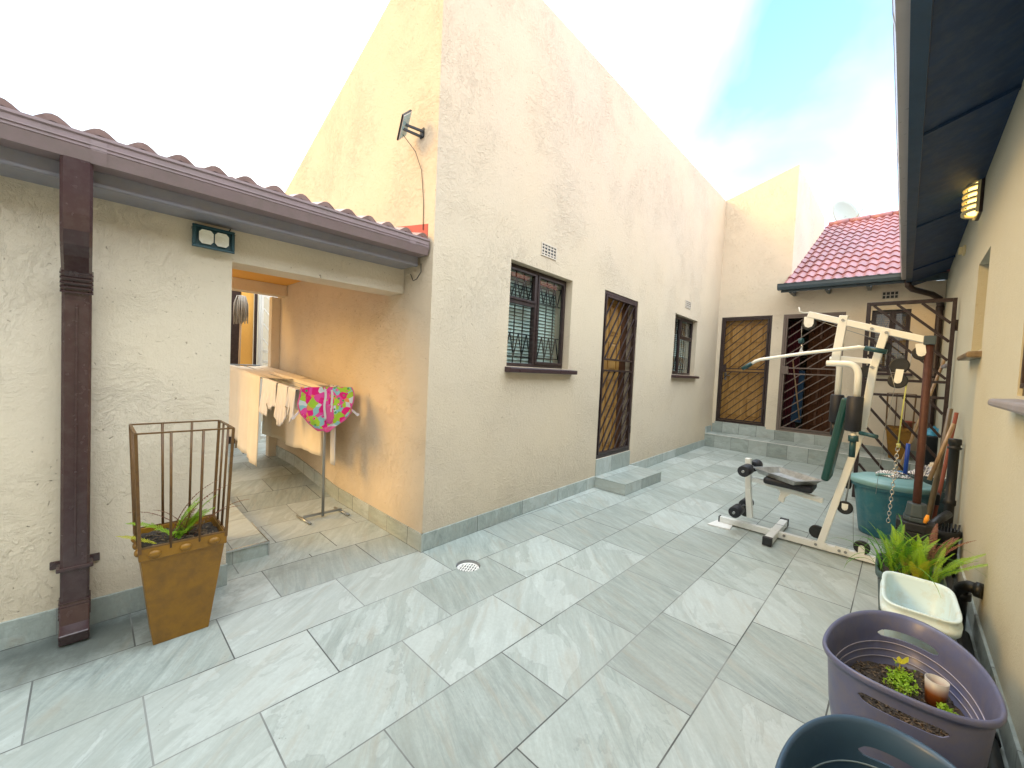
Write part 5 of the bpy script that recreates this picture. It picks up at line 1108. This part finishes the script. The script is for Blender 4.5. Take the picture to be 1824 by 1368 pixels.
# ================================================================= POTS IN THE FOREGROUND
random.seed(21)
def superring(cx, cy, z, a, b, n=64, e=2.6, rot=0):
    o = []
    for j in range(n):
        t = 2*pi*j/n; c, s_ = cos(t), sin(t); ee = (e[0] if s_ > 0 else e[1]) if isinstance(e, tuple) else e; x = a*math.copysign(abs(c)**(2/ee), c); bv_ = (b[0] if s_ > 0 else b[1]) if isinstance(b, tuple) else b; y = bv_*math.copysign(abs(s_)**(2/ee), s_)
        o.append(V((cx+x*cos(rot)-y*sin(rot), cy+x*sin(rot)+y*cos(rot), z)))
    return o
def loft(m, rings, smooth=True, skip=None, cap0=True, cap1=False):
    n = len(rings[0]); vs = sum(rings, []); fs = [(i*n+j, i*n+(j+1) % n, (i+1)*n+(j+1) % n, (i+1)*n+j) for i in range(len(rings)-1) for j in range(n) if not (skip and skip(i, j))]
    m.add(vs, fs, smooth); o = len(m.v)-len(vs)
    if cap0: m.f.append(tuple(o+j for j in reversed(range(n)))); m.sm.append(False)
    if cap1: m.f.append(tuple(o+(len(rings)-1)*n+j for j in range(n))); m.sm.append(False)
# white rectangular bucket
T = thing('white_bucket', (.11, 2.83, 0), 'empty white rectangular plastic bucket between the fern and the purple tub', 'bucket')
cx, cy = .112, 2.81; m = MB(); R_ = lambda z, a, b: superring(cx, cy, z, a, b, 64, 5.0, .02)
loft(m, [R_(0, .095, .185), R_(.004, .10, .19), R_(.33, .122, .222), R_(.331, .136, .238), R_(.36, .138, .240), R_(.362, .128, .230), R_(.385, .129, .231), R_(.392, .134, .236), R_(.398, .134, .236), R_(.400, .130, .232), R_(.398, .119, .221), R_(.385, .117, .218), R_(.02, .094, .184)], cap1=True); m.build('bucket', 'white_plastic', T)
# grey pot with ferns
T = thing('plant_pot', (.10, 3.30, 0), 'dark grey rectangular plant pot hidden behind the white bucket', 'plant pot')
cx, cy = .085, 3.34; m = MB(); loft(m, [R_(0, .11, .17), R_(.30, .135, .20), R_(.302, .145, .212), R_(.335, .147, .214), R_(.336, .135, .20), R_(.29, .130, .195)], cap1=False); m.build('pot', 'greypot', T)
m = MB(); m.grid(14, 14, lambda u, v: V((cx+(u-.5)*.25, cy+(v-.5)*.37, .30+random.uniform(-.008, .008)))); m.build('soil', 'soil', T)
T = thing('fern_plant', (.09, 3.34, .3), 'bright green bushy sword fern with arching grassy blades in the grey pot', 'fern')
m = MB(); m2 = MB(); m3 = MB()
for k in range(40):
    yw = random.uniform(0, 2*pi); ln = random.uniform(1.05, 1.53); L_ = random.uniform(.18, .34); bs = V((cx+random.uniform(-.10, .12), cy+random.uniform(-.12, .12), .30))
    frond(m if k % 4 else m2, bs, yw, ln, L_, random.uniform(.017, .025), 20, random.uniform(.4, 1.1), lw=.30)
for (yw, L_, ln) in ((.15, .36, .75), (-.5, .30, .95), (.5, .34, .8)): frond(m, (cx+.07, cy-.03, .30), yw, ln, L_, .026, 26, .35, lw=.30)
m.build('fronds', 'fern', T); m2.build('dark_fronds', 'fern2', T)
for (yw, L_, ln) in ((-1.2, .20, 1.25), (-.4, .18, 1.3), (-1.9, .17, 1.2)): frond(m3, (cx+.03, cy-.12, .31), yw, ln, L_, .022, 18, .6)
m3.build('yellow_fronds', 'yleaf', T)
m = MB()
for k in range(26): blade(m, (cx+random.uniform(-.13, .02), cy+random.uniform(-.1, .15), .31), random.choice([random.uniform(1.6, 4.2), random.uniform(0, 6.28)]), random.uniform(.8, 1.4), random.uniform(.25, .48), .008, 12, random.uniform(1.6, 3.0))
m.build('grass_blades', 'fern2', T)
m = MB()
for k in range(4): frond(m, (cx+.08, cy+.10, .3), random.uniform(0, 1.5), 1.25, random.uniform(.26, .34), .022, 18, .8)
m.build('dry_fronds', 'dryleaf', T)

def tub(cx, cy, a, b, H, mat, lab, rot, cat='tub', hole=True, soil=.24, e=2.15):
    T = thing('oval_tub', (cx, cy, 0), lab, cat); n = 96; m = MB()
    bb = b if isinstance(b, tuple) else (b, b)
    q = lambda z, f, d=0: superring(cx, cy, z, a*f+d, (bb[0]*f+d, bb[1]*f+d), n, e, rot)
    # dip of the rim towards the handles, rolled rim, ribbed inside
    prof_out = [(.0, .72), (.006, .74), (H-.20, .90), (H-.092, .938), (H-.060, .950), (H-.045, .957), (H-.018, .968)]
    prof_rim = [(H-.022, 1.015), (H-.012, 1.035), (H-.002, 1.035), (H+.004, 1.015), (H+.002, .985), (H-.008, .968)]
    prof_in = [(H-.045, .937), (H-.060, .930), (H-.092, .918), (H-.20, .88), (soil-.02, .80)]
    rings = [q(z, f) for z, f in prof_out+prof_rim+prof_in]
    HWD = 7; mz = H-.076
    hs = lambda i, j: hole and ((i == 3) or (i == len(prof_out)+len(prof_rim)+1)) and any(jc-HWD <= j < jc+HWD for jc in (n//4, n*3//4))
    if hole:
        for jc in (n//4, n*3//4):
            for dj in range(-HWD, HWD+1):
                hh_ = .016*(max(0, 1-max(0, (abs(dj)-HWD+3)/3)**2)**.5*.85+.15)
                for ri, sg in ((3, -1), (4, 1), (len(prof_out)+len(prof_rim)+2, -1), (len(prof_out)+len(prof_rim)+1, 1)): rings[ri][jc+dj].z = mz+sg*hh_
    loft(m, rings, skip=hs, cap1=False)
    # walls of the hand holes
    no = len(prof_out)+len(prof_rim)
    for jc in ((n//4, n*3//4) if hole else ()):
        for j in range(jc-HWD, jc+HWD):
            A, B, Cc, D = rings[4][j], rings[4][j+1], rings[no+1][j+1], rings[no+1][j]; m.add([A, B, Cc, D], [(0, 1, 2, 3)])
            A, B, Cc, D = rings[3][j], rings[3][j+1], rings[no+2][j+1], rings[no+2][j]; m.add([A, B, Cc, D], [(0, 1, 2, 3)])
    m.build('tub', mat, T)
    m = MB()
    for (z, f) in ((H-.110, .910), (H-.140, .899), (H-.168, .888)):
        if z < soil-.01: continue
        rg = q(z, f, -.001); m.tube(rg+[rg[0]], .0022, 5, caps=False)
    m.build('ribs', 'rib_'+mat, T)
    return T, q
MAT['rib_purple'] = paint('pale_purple_rib', (.34, .33, .42), .4); MAT['rib_bluegrey'] = paint('pale_blue_rib', (.20, .28, .34), .4)
T, q = tub(.062, 2.00, .222, (.44, .185), .415, 'purple', 'purple grey oval tub with soil and seedlings beside the right wall', -.03, soil=.235, e=(2.0, 2.5))
m = MB(); nn = 40
def sf(u, v):
    a = 2*pi*u; rr_ = v*.83; x = .222*rr_*cos(a); y = (.44 if sin(a) > 0 else .185)*rr_*sin(a); c, s_ = cos(-.03), sin(-.03)
    return V((.062+x*c-y*s_, 2.00+x*s_+y*c, .235+.014*sin(20*x)*cos(17*y)+random.uniform(-.005, .005)))
m.grid(60, 16, sf); m.build('soil', 'soil', T, weld=True)
m = MB()
for k in range(650):
    a = random.uniform(0, 2*pi); v = math.sqrt(random.random())*.96; p = sf(a/(2*pi), v)+V((0, 0, .004)); d = V((random.uniform(-1, 1), random.uniform(-1, 1), random.uniform(-.4, .5))).normalized()*random.uniform(.003, .010); m.bar(p-d, p+d, random.uniform(.002, .006), .002)
m.build('wood_chips', 'woodchip', T)['kind'] = 'stuff'
m = MB()
for k in range(500):
    a = random.uniform(0, 2*pi); v = math.sqrt(random.random())*.97; p = sf(a/(2*pi), v)+V((0, 0, .004)); d = V((random.uniform(-1, 1), random.uniform(-1, 1), random.uniform(-.3, .6))).normalized()*random.uniform(.003, .008); m.bar(p-d, p+d, .005, .003)
m.build('bark_crumbs', 'soil', T)['kind'] = 'stuff'
T = thing('seedlings', (.06, 2.1, .26), 'small lime green seedlings sprouting from the soil of the purple tub', 'seedlings')
m = MB()
def leaf(m, p, yaw, el, L_, w):
    e = V((cos(yaw)*cos(el), sin(yaw)*cos(el), sin(el))); s_ = V((-sin(yaw), cos(yaw), 0)); n = s_.cross(e); 
    m.add([p, p+e*L_*.3+s_*w*.45, p+e*L_*.7+s_*w*.5, p+e*L_-n*L_*.1, p+e*L_*.7-s_*w*.5, p+e*L_*.3-s_*w*.45], [(0, 1, 2, 3), (0, 3, 4, 5)])
gc_ = atz(1603, 1220, .242); gd = atz(1600, 1205, .242)
for k in range(170):
    p = V((gc_.x+random.gauss(0, .020), gc_.y+random.gauss(0, .045), .242)); h_ = random.uniform(.005, .03); m.tube([p, p+V((random.uniform(-.004, .004), 0, h_))], .0007, 3, caps=False)
    for j in range(3): leaf(m, p+V((0, 0, h_)), random.uniform(0, 6.3), random.uniform(-.1, .8), random.uniform(.006, .013), .006)
g2 = atz(1683, 1268, .242)
for k in range(36):
    p = V((g2.x+random.gauss(0, .010), g2.y+random.gauss(0, .012), .242)); 
    for j in range(3): leaf(m, p+V((0, 0, random.uniform(.003, .018))), random.uniform(0, 6.3), random.uniform(-.1, .8), random.uniform(.006, .012), .006)
m.build('leaves', 'fern', T)
m = MB(); p = V((gd.x, gd.y+.01, .242)); m.tube([p, p+V((.002, 0, .05))], .0018, 5)
for (yw, el, L_, w) in ((.3, .9, .045, .03), (3.3, .5, .030, .018), (1.8, .8, .028, .016), (4.6, .5, .026, .016)): leaf(m, p+V((.002, 0, .048)), yw, el, L_, w)
m.build('big_seedling', 'yleaf', T)
pc = atz(1666, 1248, .238); T = thing('plastic_cup', (pc.x, pc.y, .235), 'frosted cut plastic cup half full of brown liquid, stuck in the tub soil', 'cup')
m = MB(); m.lathe([(.001, .228), (.028, .228), (.033, .318), (.031, .318), (.0265, .234), (.001, .234)], (pc.x, pc.y, 0), 28); m.build('cup', 'cup', T)
MAT['rustwater'] = paint('brown_stained_water', (.30, .09, .02), .2); MB().lathe([(.001, .235), (.0260, .235), (.0276, .268), (.001, .268)], (pc.x, pc.y, 0), 24).build('liquid', 'rustwater', T)
T, q = tub(.035, 1.285, .205, .325, .415, 'bluegrey', 'dark blue grey oval tub in the corner nearest the viewer', -.08, soil=.10, hole=True)
MB().grid(40, 10, lambda u, v: V((.035+.205*.79*v*cos(2*pi*u), 1.275+.325*.79*v*sin(2*pi*u), .10+random.uniform(-.004, .004)))).build('soil', 'soil', T)
